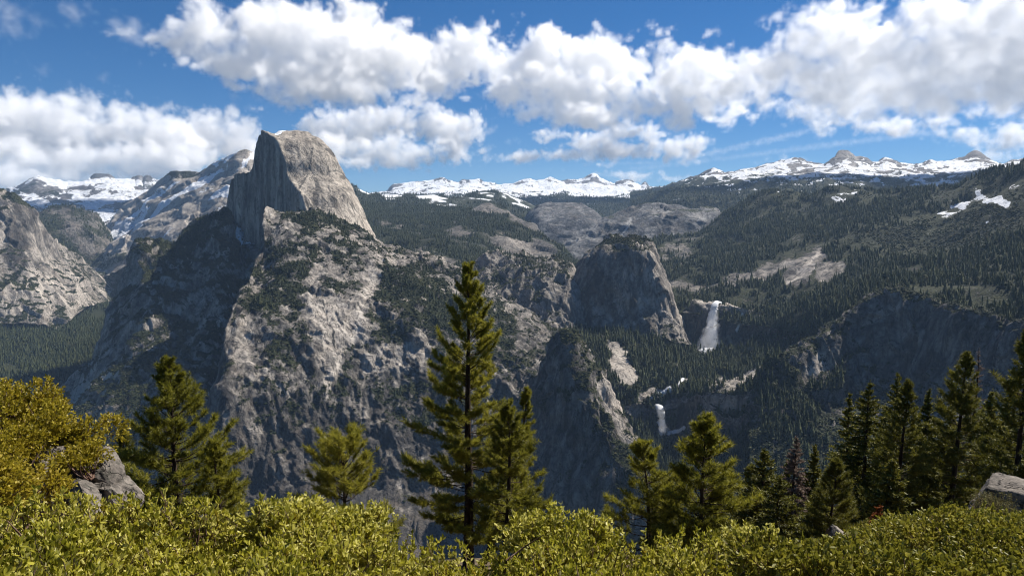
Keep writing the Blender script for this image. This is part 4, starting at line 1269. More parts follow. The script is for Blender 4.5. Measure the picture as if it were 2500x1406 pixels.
def bark_material(name, a, b, c):
    t = NT(name)
    n = t.noise(t.pos((14, 14, 2.5)), 1, 5, .6)
    return t.principled(t.ramp(n, [(.35, a), (.5, b), (.68, c)]), .92, .1, t.bump(n, .8, .03))


M_leaf = leaf_material('manzanita_leaf', [(.12, (.055, .062, .006)), (.28, (.182, .180, .013)), (.48, (.395, .362, .036)), (.72, (.63, .58, .17))], .46, .35, .42, 2.2)
M_leaf_far = leaf_material('brush_leaf', [(.10, (.085, .090, .012)), (.34, (.23, .215, .024)), (.60, (.38, .34, .045)), (.85, (.52, .45, .13))], .5, .3, .3, .8)
M_leaf_gold = leaf_material('golden_leaf', [(.12, (.095, .088, .008)), (.38, (.25, .205, .014)), (.65, (.38, .30, .024)), (.90, (.45, .34, .07))], .5, .3, .4, 1.2)
M_leaf_dry = leaf_material('dry_leaf', [(.2, (.10, .085, .035)), (.6, (.20, .18, .07)), (.9, (.30, .26, .13))], .7, .2, .2, 2.0)
M_twig = bark_material('twig', (.045, .025, .017), (.12, .07, .05), (.26, .20, .16))
M_bark = bark_material('pine_bark', (.012, .009, .007), (.040, .028, .021), (.085, .060, .045))
M_needle = leaf_material('pine_needle', [(.15, (.050, .054, .008)), (.38, (.155, .155, .016)), (.60, (.28, .262, .030)), (.86, (.40, .35, .055))], .5, .3, .48, .9)
M_needle_dark = leaf_material('fir_needle', [(.12, (.030, .035, .007)), (.40, (.100, .102, .014)), (.68, (.19, .175, .026)), (.90, (.29, .245, .045))], .55, .25, .3, .7)
M_needle_grey = leaf_material('dead_needle', [(.15, (.10, .075, .06)), (.5, (.20, .15, .12)), (.9, (.34, .27, .22))], .8, .1, .2, 1.0)
M_needle_rust = leaf_material('rust_needle', [(.15, (.09, .025, .008)), (.5, (.22, .065, .016)), (.9, (.34, .13, .04))], .7, .15, .3, 2.0)


def sprig(seed, nl, h, ll, lw):
    """An upright shoot carrying stiff oval leaves."""
    r = np.random.default_rng(seed)
    B = Bag()
    stem = np.array([[0, 0, -.16], [.01, 0, 0], [.015 + r.normal(0, .01), r.normal(0, .012), h * .55], [r.normal(0, .03), r.normal(0, .03), h]])
    t = np.sort(r.uniform(.12, 1, nl))
    p = pchip(np.linspace(0, 1, 4), stem, t * .72 + .28)
    a = np.arange(nl) * 2.4 + r.uniform(-.4, .4, nl)
    el = np.interp(t, [0, 1], [.35, 1.15]) + r.normal(0, .25, nl)
    ax = np.stack([np.cos(a) * np.cos(el), np.sin(a) * np.cos(el), np.sin(el)], -1)
    B.add(leaves(p, ax, ll * r.uniform(.7, 1.15, nl), lw * r.uniform(.75, 1.15, nl), r))
    return B, stem


def sprig_proto(name, seed, nl, h, ll, lw, mat):
    B, stem = sprig(seed, nl, h, ll, lw)
    nleaf = sum(len(f) for f in B.f)
    B.add(tube(stem, [.006, .005, .004, .002], 3))
    o = B.build(name, mat, smooth=False)
    o.data.materials.append(M_twig)
    mi = np.zeros(len(o.data.polygons), np.int32)
    mi[nleaf:] = 1
    o.data.polygons.foreach_set('material_index', mi)
    COL.objects.unlink(o)
    PROTO.objects.link(o)
    return o


SPRIGS = [sprig_proto('leafy_shoot', 400 + i, 24, .24, .046, .022, M_leaf) for i in range(3)] + [sprig_proto('sparse_shoot', 404, 12, .26, .034, .015, M_leaf_dry), sprig_proto('small_shoot', 405, 34, .2, .030, .015, M_leaf_gold)]
SPRIGS_FAR = [sprig_proto('brush_shoot', 410 + i, 26, .26, .042, .024, M_leaf_far) for i in range(3)]
G_SPRIG = instancer('stand_shoots', SPRIGS)
G_SPRIG_FAR = instancer('stand_brush', SPRIGS_FAR)

# canopy of the near thicket: (px, py, metres) of its top line, then nearer
TOP_LINE = [(-300, 1220, 6.6), (0, 1222, 6.6), (120, 1215, 6.6), (230, 1222, 6.6), (330, 1212, 6.6), (460, 1218, 6.6), (560, 1246, 6.6), (640, 1232, 6.4), (700, 1226, 6.4), (770, 1250, 6.5), (850, 1258, 6.6), (930, 1290, 6.8),
            (1040, 1322, 7.0), (1130, 1338, 7.0), (1220, 1345, 7.0), (1280, 1290, 6.6), (1330, 1262, 6.4), (1380, 1282, 6.4), (1440, 1278, 6.4), (1520, 1308, 6.6), (1640, 1298, 6.8), (1760, 1315, 7), (1860, 1312, 7.2), (1960, 1338, 7.6),
            (2060, 1350, 8.2), (2250, 1352, 8.6), (2500, 1352, 8.8), (2800, 1352, 8.8)]


def canopy(px, t):
    """t = 0 on the top line, 1 just in front of the lens' lower edge."""
    y0 = np.interp(px, [q[0] for q in TOP_LINE], [q[1] for q in TOP_LINE])
    d0 = np.interp(px, [q[0] for q in TOP_LINE], [q[2] for q in TOP_LINE])
    y = y0 + (1560 - y0) * t
    d = d0 * (3.4 / d0) ** t
    return at(px, y, d)


def thicket():
    r = np.random.default_rng(77)
    n = 21500
    px = r.uniform(-650, 3500, n)
    t = r.random(n) ** 1.25
    P = canopy(px, t)
    bump = fbm(P * np.array([1, 1, 0]), .9, 3, 311)
    hgt = r.random(n) ** 2
    keep = fbm(P * np.array([1, 1, 0]), .55, 2, 317) > -.42
    P, bump, hgt, t, px, n = P[keep], bump[keep], hgt[keep], t[keep], px[keep], int(keep.sum())
    P[:, 2] += bump * .22 - .30 - hgt * .36 - .12 * sstep(.25, 0, t)
    tilt = r.normal(0, .38, (n, 2))
    rot = np.stack([tilt[:, 0], tilt[:, 1], r.uniform(0, 6.28, n)], -1)
    s = r.uniform(.75, 1.25, n)
    # some shoots stand up over the others along the top
    m = 420
    pxs = r.uniform(-200, 2100, m)
    Q = canopy(pxs, np.abs(r.normal(0, .05, m)))
    Q[:, 2] += r.uniform(-.34, -.16, m)
    P = np.concatenate([P, Q])
    rot = np.concatenate([rot, np.stack([r.normal(0, .2, m), r.normal(0, .2, m), r.uniform(0, 6.28, m)], -1)])
    s = np.concatenate([s, r.uniform(.9, 1.2, m)])
    kd = r.integers(0, 3, len(P))
    pat = fbm(P * np.array([1, 1, 0]), 1.3, 2, 313) + r.normal(0, .25, len(P))
    kd = np.where(pat > .52, 4, kd)
    kd = np.where(r.random(len(P)) < .05, 3, kd)
    return scatter_obj('manzanita_thicket', 'dense yellow-green leafy shrub thicket along the bottom of the picture', P, rot, np.stack([s, s, s], -1), kd, G_SPRIG)


thicket()


def thicket_twigs():
    r = np.random.default_rng(78)
    B = Bag()
    for k in range(520):
        px = r.uniform(-150, 2600)
        top = canopy(np.array([px]), np.array([r.random() ** .8]))[0]
        top[2] -= r.uniform(.22, .5) if k % 5 else r.uniform(.0, .14)
        foot = top + np.array([r.normal(0, .28), r.normal(0, .28), -r.uniform(.6, .95)])
        mid = (top + foot) / 2 + r.normal(0, .09, 3)
        B.add(tube(pchip(np.array([0, .5, 1]), np.array([foot, mid, top]), np.linspace(0, 1, 6)), np.linspace(.016, .004, 6), 5))
    return tag(B.build('thicket_stems', M_twig), 'bare red-brown and grey stems inside the shrub thicket', kind='stuff')


thicket_twigs()


def brush_slope():
    r = np.random.default_rng(79)
    n = 47000
    px = r.uniform(1840, 3300, n)
    d = np.exp(r.uniform(math.log(5.2), math.log(36), n))
    edge = np.interp(px, [1840, 1950, 2100, 2250, 2400, 2700], [9, 12, 24, 33, 36, 36])
    k = d < edge
    px, d = px[k], d[k]
    rr = ray(px, np.full_like(px, 703.0))
    P = np.stack([rr[:, 0] * d, rr[:, 1] * d, ground_z(px, d)], -1)
    lump = fbm(P * np.array([1, 1, 0]), 2.2, 3, 321)
    P[:, 2] += .42 + lump * .38 - r.random(len(px)) ** 2 * .3
    s = np.clip(d / 11, 1.0, 2.4) * r.uniform(.7, 1.25, len(px))
    rot = np.stack([r.normal(0, .5, len(px)), r.normal(0, .5, len(px)), r.uniform(0, 6.28, len(px))], -1)
    return scatter_obj('brush', 'low olive-green brush covering the slope in the lower right corner', P, rot, np.stack([s, s, s * .8], -1), r.integers(0, 3, len(px)), G_SPRIG_FAR)


brush_slope()
print('brush', round(time.time() - T0, 1))


def empty(name, loc):
    o = bpy.data.objects.new(name, None)
    COL.objects.link(o)
    o.location = loc
    return o


def bush(name, label, loc, rad, height, mat, nsh, leaf=(.04, .02), seed=0, group=None, nl=14, shoot=.2, cat='shrub', bare=.0):
    """A rounded shrub: forked stems and leafy shoots all over its crown."""
    r = np.random.default_rng(seed)
    root = tag(empty(name, loc), label, cat, group)
    lobes = [(r.normal(0, .42, 2) * rad, r.uniform(.55, 1.0)) for _ in range(6)]
    Lf, St = Bag(), Bag()
    for k in range(nsh):
        c, q = lobes[r.integers(0, 6)]
        d = unit(r.normal(size=3) + np.array([0, 0, .55]))
        p = np.array([c[0], c[1], height * .52 * q]) + d * np.array([rad * .55, rad * .55, height * .48]) * q * r.uniform(.72, 1.04)
        p[2] = max(p[2], .03)
        ax = unit(d + np.array([0, 0, .7]) + r.normal(0, .3, 3))
        t = r.random(nl)
        pp = p + ax * (t * shoot)[:, None]
        la = unit(ax + r.normal(0, .75, (nl, 3)))
        Lf.add(leaves(pp, la, leaf[0] * r.uniform(.7, 1.2, nl), leaf[1] * r.uniform(.8, 1.2, nl), r, simple=loc[1] > 10))
        if k % 12 == 0:
            foot = np.array([r.normal(0, .1) * rad, r.normal(0, .1) * rad, -.15])
            St.add(tube(pchip(np.array([0, .5, 1]), np.array([foot, (foot + p) / 2 + r.normal(0, .08, 3) * rad, p + ax * shoot]), np.linspace(0, 1, 6)), np.linspace(.02, .004, 6) * (.5 + rad), 4))
    Lf.build('foliage', mat, root, smooth=False)
    St.build('stems', M_twig, root)
    return root


# ---------------------------------------------------------------- rocks
def rock_material(name, light, dark):
    t = NT(name)
    a = t.noise(t.pos(1 / .9), 1, 6, .65)
    b = t.noise(t.pos(1 / .12), 1, 5, .6)
    col = t.ramp(t.math('ADD', t.math('MULTIPLY', a, .6), t.math('MULTIPLY', b, .4)), [(.38, dark), (.5, tuple((x + y) / 2 for x, y in zip(light, dark))), (.62, light)])
    li = t.noise(t.pos(1 / .35), 1, 4, .7)
    col = t.mix(t.maprange(li, .56, .62, 0, .7, True), col, (.055, .055, .045))          # dark lichen
    ck = t.noise(t.pos((1 / .8, 1 / .8, 1 / .5)), 1, 3, .5, .9)
    ck = t.maprange(t.math('ABSOLUTE', t.math('SUBTRACT', ck, .5)), 0, .02, .2, 1, True)
    col = t.mix(ck, (.02, .018, .016), col)
    return t.principled(col, .92, .15, t.bump(t.math('ADD', b, ck), .9, .05))


M_rock = rock_material('weathered_granite', (.24, .21, .18), (.038, .034, .030))


def rock(name, label, loc, size, seed, rot=(0, 0, 0), cuts=12, group=None, mat=M_rock, kids=None):
    """A boulder cut by random joint planes, then roughened."""
    r = np.random.default_rng(seed)
    import bmesh
    bm = bmesh.new()
    bmesh.ops.create_icosphere(bm, subdivisions=5, radius=1.0)
    v = np.array([q.co for q in bm.verts])
    v *= 1.3
    for _ in range(cuts):
        n = unit(r.normal(size=3))
        o = r.uniform(.5, .88)
        d = v @ n - o
        v -= np.outer(np.maximum(d, 0) * .985, n)
    v += unit(v) * (fbm(v, .9, 3, seed) * .04 + facets(v, .5, seed) * .05 + facets(v, .17, seed + 7) * .02 + fbm(v, .1, 2, seed + 3) * .012)[:, None]
    v *= np.array(size)
    for q, c in zip(bm.verts, v):
        q.co = c
    me = bpy.data.meshes.new(name)
    bm.to_mesh(me)
    bm.free()
    me.polygons.foreach_set('use_smooth', np.ones(len(me.polygons), bool))
    me.materials.append(mat)
    o = bpy.data.objects.new(name, me)
    COL.objects.link(o)
    o.location = loc
    o.rotation_euler = rot
    return tag(o, label, 'boulder', group)


rock('boulder', 'big pale boulder with a dry shrub on its side at the right edge', at(2455, 1278, 27.0), (1.95, 1.7, 1.1), 51, (.1, .12, .3), 8)
rock('boulder', 'low dark rock under the small rust-red tree', on_ground(2098, 33, .2), (1.5, 1.1, .8), 52, (0, .3, .2), 8)
rock('boulder', 'pale low rock in front of the small rust-red tree', on_ground(2128, 29, .1), (.6, .5, .3), 53, (0, .2, .9), 7)
OUT = 'rocks of the left outcrop'
rock('boulder', 'large pale slanting slab under the golden shrubs at the left', at(140, 1196, 16.4), (.60, .8, .38), 54, (.2, .85, .1), 14, OUT)
rock('boulder', 'dark split block at the right end of the left outcrop', at(262, 1156, 16.6), (.52, .5, .30), 55, (.1, .8, .0), 15, OUT)
rock('boulder', 'pale sloping rock at the lower right end of the left outcrop', at(308, 1208, 16.4), (.50, .6, .28), 56, (.1, .72, .2), 13, OUT)
rock('boulder', 'pale cracked rock below the golden shrubs, half hidden by the thicket', at(208, 1216, 15.8), (.50, .6, .34), 57, (.1, .5, .4), 14, OUT)
rock('boulder', 'rock shelf under the upper golden shrub at the left edge', at(10, 1190, 19.5), (1.7, 1.6, 1.2), 58, (.0, .35, .4), 14, OUT)
rock('boulder', 'small dark rock in the cleft between the slab and the split block', at(225, 1172, 17.4), (.45, .5, .42), 59, (.1, .4, .6), 14, OUT)
rock('boulder', 'flat pale rock plate at the foot of the dark split block', at(268, 1200, 16.0), (.42, .5, .2), 60, (.1, .6, .5), 13, OUT)
rock('boulder', 'grey rock rib under the leaning golden shrub', at(115, 1135, 17.2), (.42, .5, .36), 61, (.2, .9, .2), 14, OUT)

GOLD = 'golden shrubs on the left outcrop'
for (px, py, d, rd, ht, lab) in [
    (55, 1075, 18.5, 1.0, 1.35, 'tallest golden-green shrub on top of the left outcrop'),
    (-35, 1090, 18.8, 1.0, 1.3, 'golden shrub cut by the left edge of the picture'),
    (125, 1068, 18.4, .72, .85, 'golden shrub leaning out over the right side of the outcrop'),
    (178, 1118, 17.6, .66, .80, 'golden-green shrub hanging above the dark split block'),
    (222, 1150, 16.2, .36, .40, 'small golden shrub at the right end of the outcrop'),
    (80, 1118, 17.4, .70, .70, 'golden-brown shrub in the middle of the left outcrop'),
    (10, 1165, 16.5, .75, .80, 'olive shrub under the tall golden shrub at the left edge'),
    (55, 1262, 14.0, .8, .72, 'broad olive-gold shrub between the outcrop and the thicket'),
    (-60, 1250, 14.0, .9, .85, 'olive-gold shrub at the lower left edge above the thicket'),
]:
    bush('shrub', lab, at(px, py, d), rd, ht, M_leaf_gold, int(560 * rd / .8), (.075, .036), int(px) + 900, GOLD, 11, .17)
bush('shrub', 'dry grey-brown shrub growing against the right boulder', at(2415, 1268, 25.0), .9, .75, M_leaf_dry, 420, (.05, .022), 931, None, 9, .2)
for (px, py, d, rd, ht, lab) in [
    (1335, 1372, 6.6, .30, .42, 'tall leafy bump of the thicket right of the two central trunks'),
    (705, 1325, 6.4, .26, .32, 'leafy bump of the thicket left of the rounded small pine'),
    (845, 1348, 6.6, .26, .32, 'leafy bump of the thicket in front of the rounded small pine'),
    (1445, 1378, 6.5, .20, .38, 'pointed leafy shrub top just left of the leaning small pine'),
    (1850, 1385, 7.3, .26, .34, 'leafy bump of the thicket in front of the dark firs'),
]:
    bush('shrub', lab, at(px, py, d), rd, ht, M_leaf, int(300 * rd / .3), (.042, .021), int(px) + 700, 'shrubs rising over the thicket', 14, .14)
print('bushes', round(time.time() - T0, 1))


# ---------------------------------------------------------------- pines and firs
def lerp_rows(a, x):
    k = x * (len(a) - 1)
    i = min(int(k), len(a) - 2)
    return a[i] + (a[i + 1] - a[i]) * (k - i)


def conifer(name, label, top, base_px, d, radius, kind='pine', seed=0, mat=None, crown=.12, dens=1.0, tuft=1.0, group=None, base_lift=0.0, profile=None, needles=None, bend=0.0, cat='pine', dead_top=False):
    """top: (px, py) of the tip; base_px: column of the foot; d: metres away; radius: of the crown, metres."""
    r = np.random.default_rng(seed)
    radius *= 1.04 if kind == 'pine' else 1.22
    dens *= 1.3 if kind == 'pine' else 1.05
    foot = on_ground(base_px, d, base_lift - .25)
    tip = at(top[0], top[1], d)
    H = tip[2] - foot[2]
    root = tag(empty(name, foot), label, cat, group)
    tip = tip - foot
    mat = mat or M_needle
    n = 16
    t = np.linspace(0, 1, n)
    sway = np.stack([np.sin(t * math.pi) * bend + fbm(np.stack([t * 2.2, 0 * t + seed, 0 * t], -1), 1, 2, seed) * .012 * H * t, fbm(np.stack([t * 2.2, 0 * t, 0 * t + seed], -1), 1, 2, seed + 1) * .012 * H * t, 0 * t], -1)
    spine = tip[None] * t[:, None] + sway
    r0 = .0155 * H + .03
    Tr = Bag()
    Tr.add(tube(spine, np.maximum(r0 * (1 - t) ** .85, .012) * (1 + .25 * np.exp(-t * 18)), 9))
    Tr.build('trunk', M_bark, root)
    prof = profile or ((lambda q: (1 - q) ** .8 * (1 - .35 * np.exp(-((q - crown) / .12) ** 2))) if kind == 'pine' else (lambda q: (1 - q) ** .9))
    Br = Bag()
    tp, ta, tl, tw0, tw1 = [], [], [], [], []
    gap = (.034 if kind == 'pine' else .024) * max(H, 7) / dens
    z = crown * H
    while z < H * .985:
        q = z / H
        nb = r.integers(3, 6) if kind == 'pine' else r.integers(5, 8)
        if q > .88: nb = 3
        for k in range(nb):
            L = radius * float(prof(q)) * r.uniform(.55, 1.15) + (.10 if kind == 'pine' else .05)
            if kind == 'pine' and r.random() < .10 and q < .7: L *= .5
            az = r.uniform(0, 2 * math.pi)
            el = np.interp(q, [crown, .5, 1], [-.18, .12, 1.0] if kind == 'pine' else [-.35, -.12, .8]) + r.normal(0, .12)
            h = np.array([math.cos(az), math.sin(az), 0])
            s0 = lerp_rows(spine, min(.995, q + r.uniform(-.01, .01)))
            up = .22 if kind == 'pine' else -.05
            m = 6
            u = np.linspace(0, 1, m)[:, None]
            path = s0 + h * (math.cos(el) * L * u) + np.array([0, 0, 1]) * (math.sin(el) * L * u + up * L * u ** 2.2 - .10 * L * u * (1 - u)) + r.normal(0, .025, (m, 3)) * L * u
            Br.add(tube(path[::2] if d > 36 else path, np.linspace(.011 * L + .006, .004, 3 if d > 36 else m), 3))
            tang = unit(np.gradient(path, axis=0))
            tp.append(path[-1]); ta.append(tang[-1]); tl.append(L)
            ntw = int((5 + 5.0 * L) * dens) if kind == 'pine' else int((5 + 7.5 * L) * dens)
            for j in range(ntw):
                v = r.uniform(.30 if kind == 'pine' else .12, 1.0) ** .8
                p0 = lerp_rows(path, v)
                tg = lerp_rows(tang, v)
                sd = np.cross(tg, [0, 0, 1.0]) * (1 if j % 2 else -1)
                ax = unit(tg * .75 + unit(sd) * r.uniform(.35, 1.0) + np.array([0, 0, r.uniform(.0, .55) if kind == 'pine' else r.uniform(-.2, .15)]))
                l = L * r.uniform(.10, .28) * (1.15 - .5 * v) + .06
                p1 = p0 + ax * l
                if d < 36 or j == 0: tw0.append(p0); tw1.append(p1)
                tp.append(p1); ta.append(ax); tl.append(L)
                if l > .28 or kind != 'pine':
                    tp.append(p0 + ax * l * .55); ta.append(ax); tl.append(L)
        z += gap * r.uniform(.75, 1.25) * (1 if q < .85 else .6)
    tp.append(tip); ta.append(np.array([0, 0, 1.0])); tl.append(.3)
    a0, a1 = np.array(tw0), np.array(tw1)
    e1 = unit(np.cross(a1 - a0, r.normal(size=a0.shape))) * .006
    e2 = unit(np.cross(a1 - a0, e1)) * .006
    k = (np.arange(len(a0)) * 4)[:, None]
    Br.add((np.stack([a0 + e1, a0 - .5 * e1 + .87 * e2, a0 - .5 * e1 - .87 * e2, a1], 1).reshape(-1, 3), np.concatenate([k + np.array([[0, 1, 3]]), k + np.array([[1, 2, 3]]), k + np.array([[2, 0, 3]])])))
    tag(Br.build('limbs', M_bark if mat is not M_needle_grey else M_needle_grey, root), kind='stuff')
    tp, ta = np.array(tp), unit(np.array(ta))
    far = d > 36
    nn = needles or ((10 if far else 25) if kind == 'pine' else 4)
    Ln = (.19 if kind == 'pine' else .13) * tuft
    wd = ((.034 if far else .020) if kind == 'pine' else .060) * tuft
    M = len(tp)
    P = np.repeat(tp, nn, 0)
    A = np.repeat(ta, nn, 0)
    rd = unit(np.cross(A, r.normal(size=P.shape)))
    if kind == 'pine':
        th = r.uniform(.15, 1.45, len(P))
        back = r.uniform(-.9, .25, len(P)) * Ln
    else:
        th = r.uniform(.5, 1.3, len(P))
        rd[:, 2] *= .45
        rd = unit(rd)
        back = r.uniform(-2.4, .3, len(P)) * Ln
    dr = A * np.cos(th)[:, None] + rd * np.sin(th)[:, None]
    sc = np.repeat(np.clip(.55 + .45 * np.array(tl) / (radius * .45), .55, 1.0) if kind == 'pine' else np.clip(.35 + .65 * np.array(tl) / (radius * .5), .35, 1.0), nn)
    back = back * sc
    ln = Ln * r.uniform(.7, 1.15, len(P)) * sc
    b0 = P + A * back[:, None]
    sd = unit(np.cross(dr, r.normal(size=P.shape))) * wd * .5
    V = np.stack([b0 - sd, b0 + sd, b0 + dr * ln[:, None]], 1).reshape(-1, 3)
    Fc = np.arange(len(V)).reshape(-1, 3)
    mesh_obj('crown', V, Fc, mat, root, smooth=False)
    print(name, 'H %.1f' % H, 'tufts', M, 'tris', len(Fc))
    return root


PINES = 'pines on the near slope'
conifer('pine_tree', 'tallest foreground pine with a straight dark trunk in the middle of the picture', (1143, 643), 1140, 32, 3.3, 'pine', 1, crown=.13, dens=1.4, group=PINES, tuft=1.2, needles=26)
conifer('pine_tree', 'slim pine with a light trunk just right of the tallest pine', (1240, 985), 1228, 27, 2.1, 'pine', 2, crown=.16, dens=1.1, group=PINES, bend=.12)
conifer('pine_tree', 'leaning pine stem rising between the tallest pine and its slim neighbour', (1288, 948), 1168, 33, 1.35, 'pine', 3, crown=.28, dens=1.0, group=PINES, bend=.5)
conifer('pine_tree', 'dense pyramid-shaped pine in front of the dark wall at the left', (412, 882), 412, 27, 3.0, 'pine', 4, crown=.06, dens=1.2, group=PINES)
conifer('pine_tree', 'short bushy pine at the right foot of the left pyramid-shaped pine', (520, 1085), 530, 25, 1.3, 'pine', 5, crown=.1, dens=1.1, group=PINES)
conifer('pine_tree', 'thin-leaved pine half hidden behind the left pyramid-shaped pine', (300, 1050), 290, 31, 1.3, 'pine', 6, mat=M_needle_dark, crown=.15, dens=.9, group=PINES)
conifer('pine_tree', 'small round-topped pine standing alone left of the tallest pine', (838, 1088), 832, 25, 1.75, 'pine', 7, crown=.25, dens=1.1, group=PINES, profile=lambda q: np.interp(q, [.2, .35, .6, .85, 1], [.95, .9, .85, .6, .25]))
conifer('pine_tree', 'leaning small pine with open branches right of the gorge', (1568, 1082), 1592, 25, 2.1, 'pine', 8, crown=.15, dens=1.0, group=PINES, bend=.12)
conifer('pine_tree', 'bright bushy pine with a clear pointed tip right of the leaning small pine', (1724, 1024), 1718, 24, 2.2, 'pine', 9, crown=.08, dens=1.15, group=PINES, tuft=1.1)
FIRS = 'firs and pines on the right slope'
conifer('fir_tree', 'dark broad fir just right of the bright bushy pine', (1868, 1098), 1868, 38, 2.3, 'fir', 10, M_needle_dark, .03, 1.0, 1.3, FIRS, cat='fir')
conifer('fir_tree', 'black-green young fir in front of the dead grey tree', (1905, 1165), 1905, 33, 1.9, 'fir', 11, M_needle_dark, .03, 1.0, 1.2, FIRS, cat='fir')
conifer('dead_tree', 'pale dead tree with bare grey-pink twigs between the dark firs', (1946, 1062), 1946, 50, 1.7, 'fir', 12, M_needle_grey, .1, .8, 1.2, None, cat='dead tree', needles=7)
conifer('fir_tree', 'narrow fir right behind the dead grey tree', (1992, 1085), 1990, 52, 1.5, 'fir', 13, M_needle_dark, .05, .9, 1.4, FIRS, cat='fir')
conifer('pine_tree', 'dense green young pine left of the group of tall firs', (2045, 1130), 2040, 36, 1.7, 'pine', 14, M_needle_dark, .05, 1.2, 1.1, FIRS)
conifer('fir_tree', 'left tall fir of the right group, its left flank pale green', (2125, 930), 2125, 52, 3.1, 'fir', 15, M_needle_dark, .08, .95, 1.7, FIRS, cat='fir')
conifer('fir_tree', 'fir sloping down to the left of the tall right group', (2075, 960), 2085, 58, 2.2, 'fir', 16, M_needle_dark, .08, .9, 1.7, FIRS, cat='fir')
conifer('fir_tree', 'dark tall fir second in the right group', (2192, 908), 2190, 58, 2.6, 'fir', 17, M_needle_dark, .12, .9, 1.7, FIRS, cat='fir')
conifer('pine_tree', 'slim pine with a visible trunk in the middle of the right group', (2220, 930), 2205, 47, 2.1, 'pine', 18, M_needle_dark, .1, 1.15, 1.3, FIRS)
conifer('fir_tree', 'thin fir with a bare lower trunk in the gap of the right group', (2270, 948), 2262, 60, 1.7, 'fir', 19, M_needle_dark, .3, .9, 1.7, FIRS, cat='fir')
conifer('pine_tree', 'tallest pine of the right group with a long dark trunk', (2362, 862), 2345, 50, 2.9, 'pine', 20, M_needle_dark, .18, 1.25, 1.35, FIRS)
conifer('dead_tree', 'bare dead treetop behind the tallest pine of the right group', (2392, 848), 2390, 62, 1.3, 'fir', 21, M_needle_grey, .5, .6, 1.2, None, cat='dead tree', needles=4)
conifer('fir_tree', 'dark fir between the tallest right pine and the edge tree', (2425, 952), 2420, 55, 2.2, 'fir', 22, M_needle_dark, .15, .9, 1.7, FIRS, cat='fir')
conifer('pine_tree', 'big dark pine cut by the right edge of the picture', (2512, 812), 2505, 42, 2.9, 'pine', 23, M_needle_dark, .2, 1.1, 1.4, FIRS)
conifer('fir_tree', 'low fir behind the trunk of the tallest right pine', (2310, 1040), 2310, 64, 2.0, 'fir', 24, M_needle_dark, .2, .8, 1.6, FIRS, cat='fir')
for k, (tx, ty, dd, rd, lab) in enumerate([
    (2162, 985, 64, 2.2, 'fir between the two tall firs at the left of the right group'),
    (2246, 1005, 66, 2.0, 'fir filling the gap behind the slim pine of the right group'),
    (2328, 965, 66, 2.2, 'fir just left of the tallest right pine, behind it'),
    (2455, 985, 60, 2.3, 'fir left of the big dark pine at the right edge'),
    (2485, 905, 64, 2.2, 'tall fir half hidden behind the big dark pine at the right edge'),
    (2010, 1170, 46, 1.7, 'low dark fir right of the dead grey tree'),
    (2100, 1085, 56, 2.0, 'low fir under the left tall fir of the right group'),
    (2180, 1120, 44, 1.7, 'low dark fir above the small rust-red tree'),
    (1835, 1130, 44, 1.9, 'olive fir just left of the dark broad fir'),
    (1925, 1120, 56, 1.7, 'fir behind the black-green young fir'),
]):
    conifer('fir_tree', lab, (tx, ty), tx, dd, rd, 'fir', 60 + k, M_needle_dark, .06, .72, 1.9, FIRS, cat='fir')
conifer('dead_tree', 'small rust-red dead young tree at the edge of the brush', (2148, 1236), 2146, 30, .42, 'fir', 25, M_needle_rust, .15, 1.3, .8, None, cat='dead tree')
print('trees', round(time.time() - T0, 1))

# ---------------------------------------------------------------- haze
def box(name, lo, hi, mat):
    (x0, y0, z0), (x1, y1, z1) = lo, hi
    v = [(x, y, z) for z in (z0, z1) for y in (y0, y1) for x in (x0, x1)]
    f = np.array([(0, 2, 3, 1), (4, 5, 7, 6), (0, 1, 5, 4), (2, 6, 7, 3), (0, 4, 6, 2), (1, 3, 7, 5)])
    return mesh_obj(name, np.array(v), f, mat, smooth=False)


mh = NT('air')
pv = mh.n('ShaderNodeVolumePrincipled')
pv.inputs['Color'].default_value = (.46, .68, 1.0, 1)
pv.inputs['Density'].default_value = HAZE
pv.inputs['Anisotropy'].default_value = 0.0
mh.link(pv.outputs[0], mh.out.inputs['Volume'])
tag(box('haze', (-21000, -60, -1800), (21000, 23500, 1535), mh.m), 'thin blue haze of the air over the far valleys', kind='stuff')


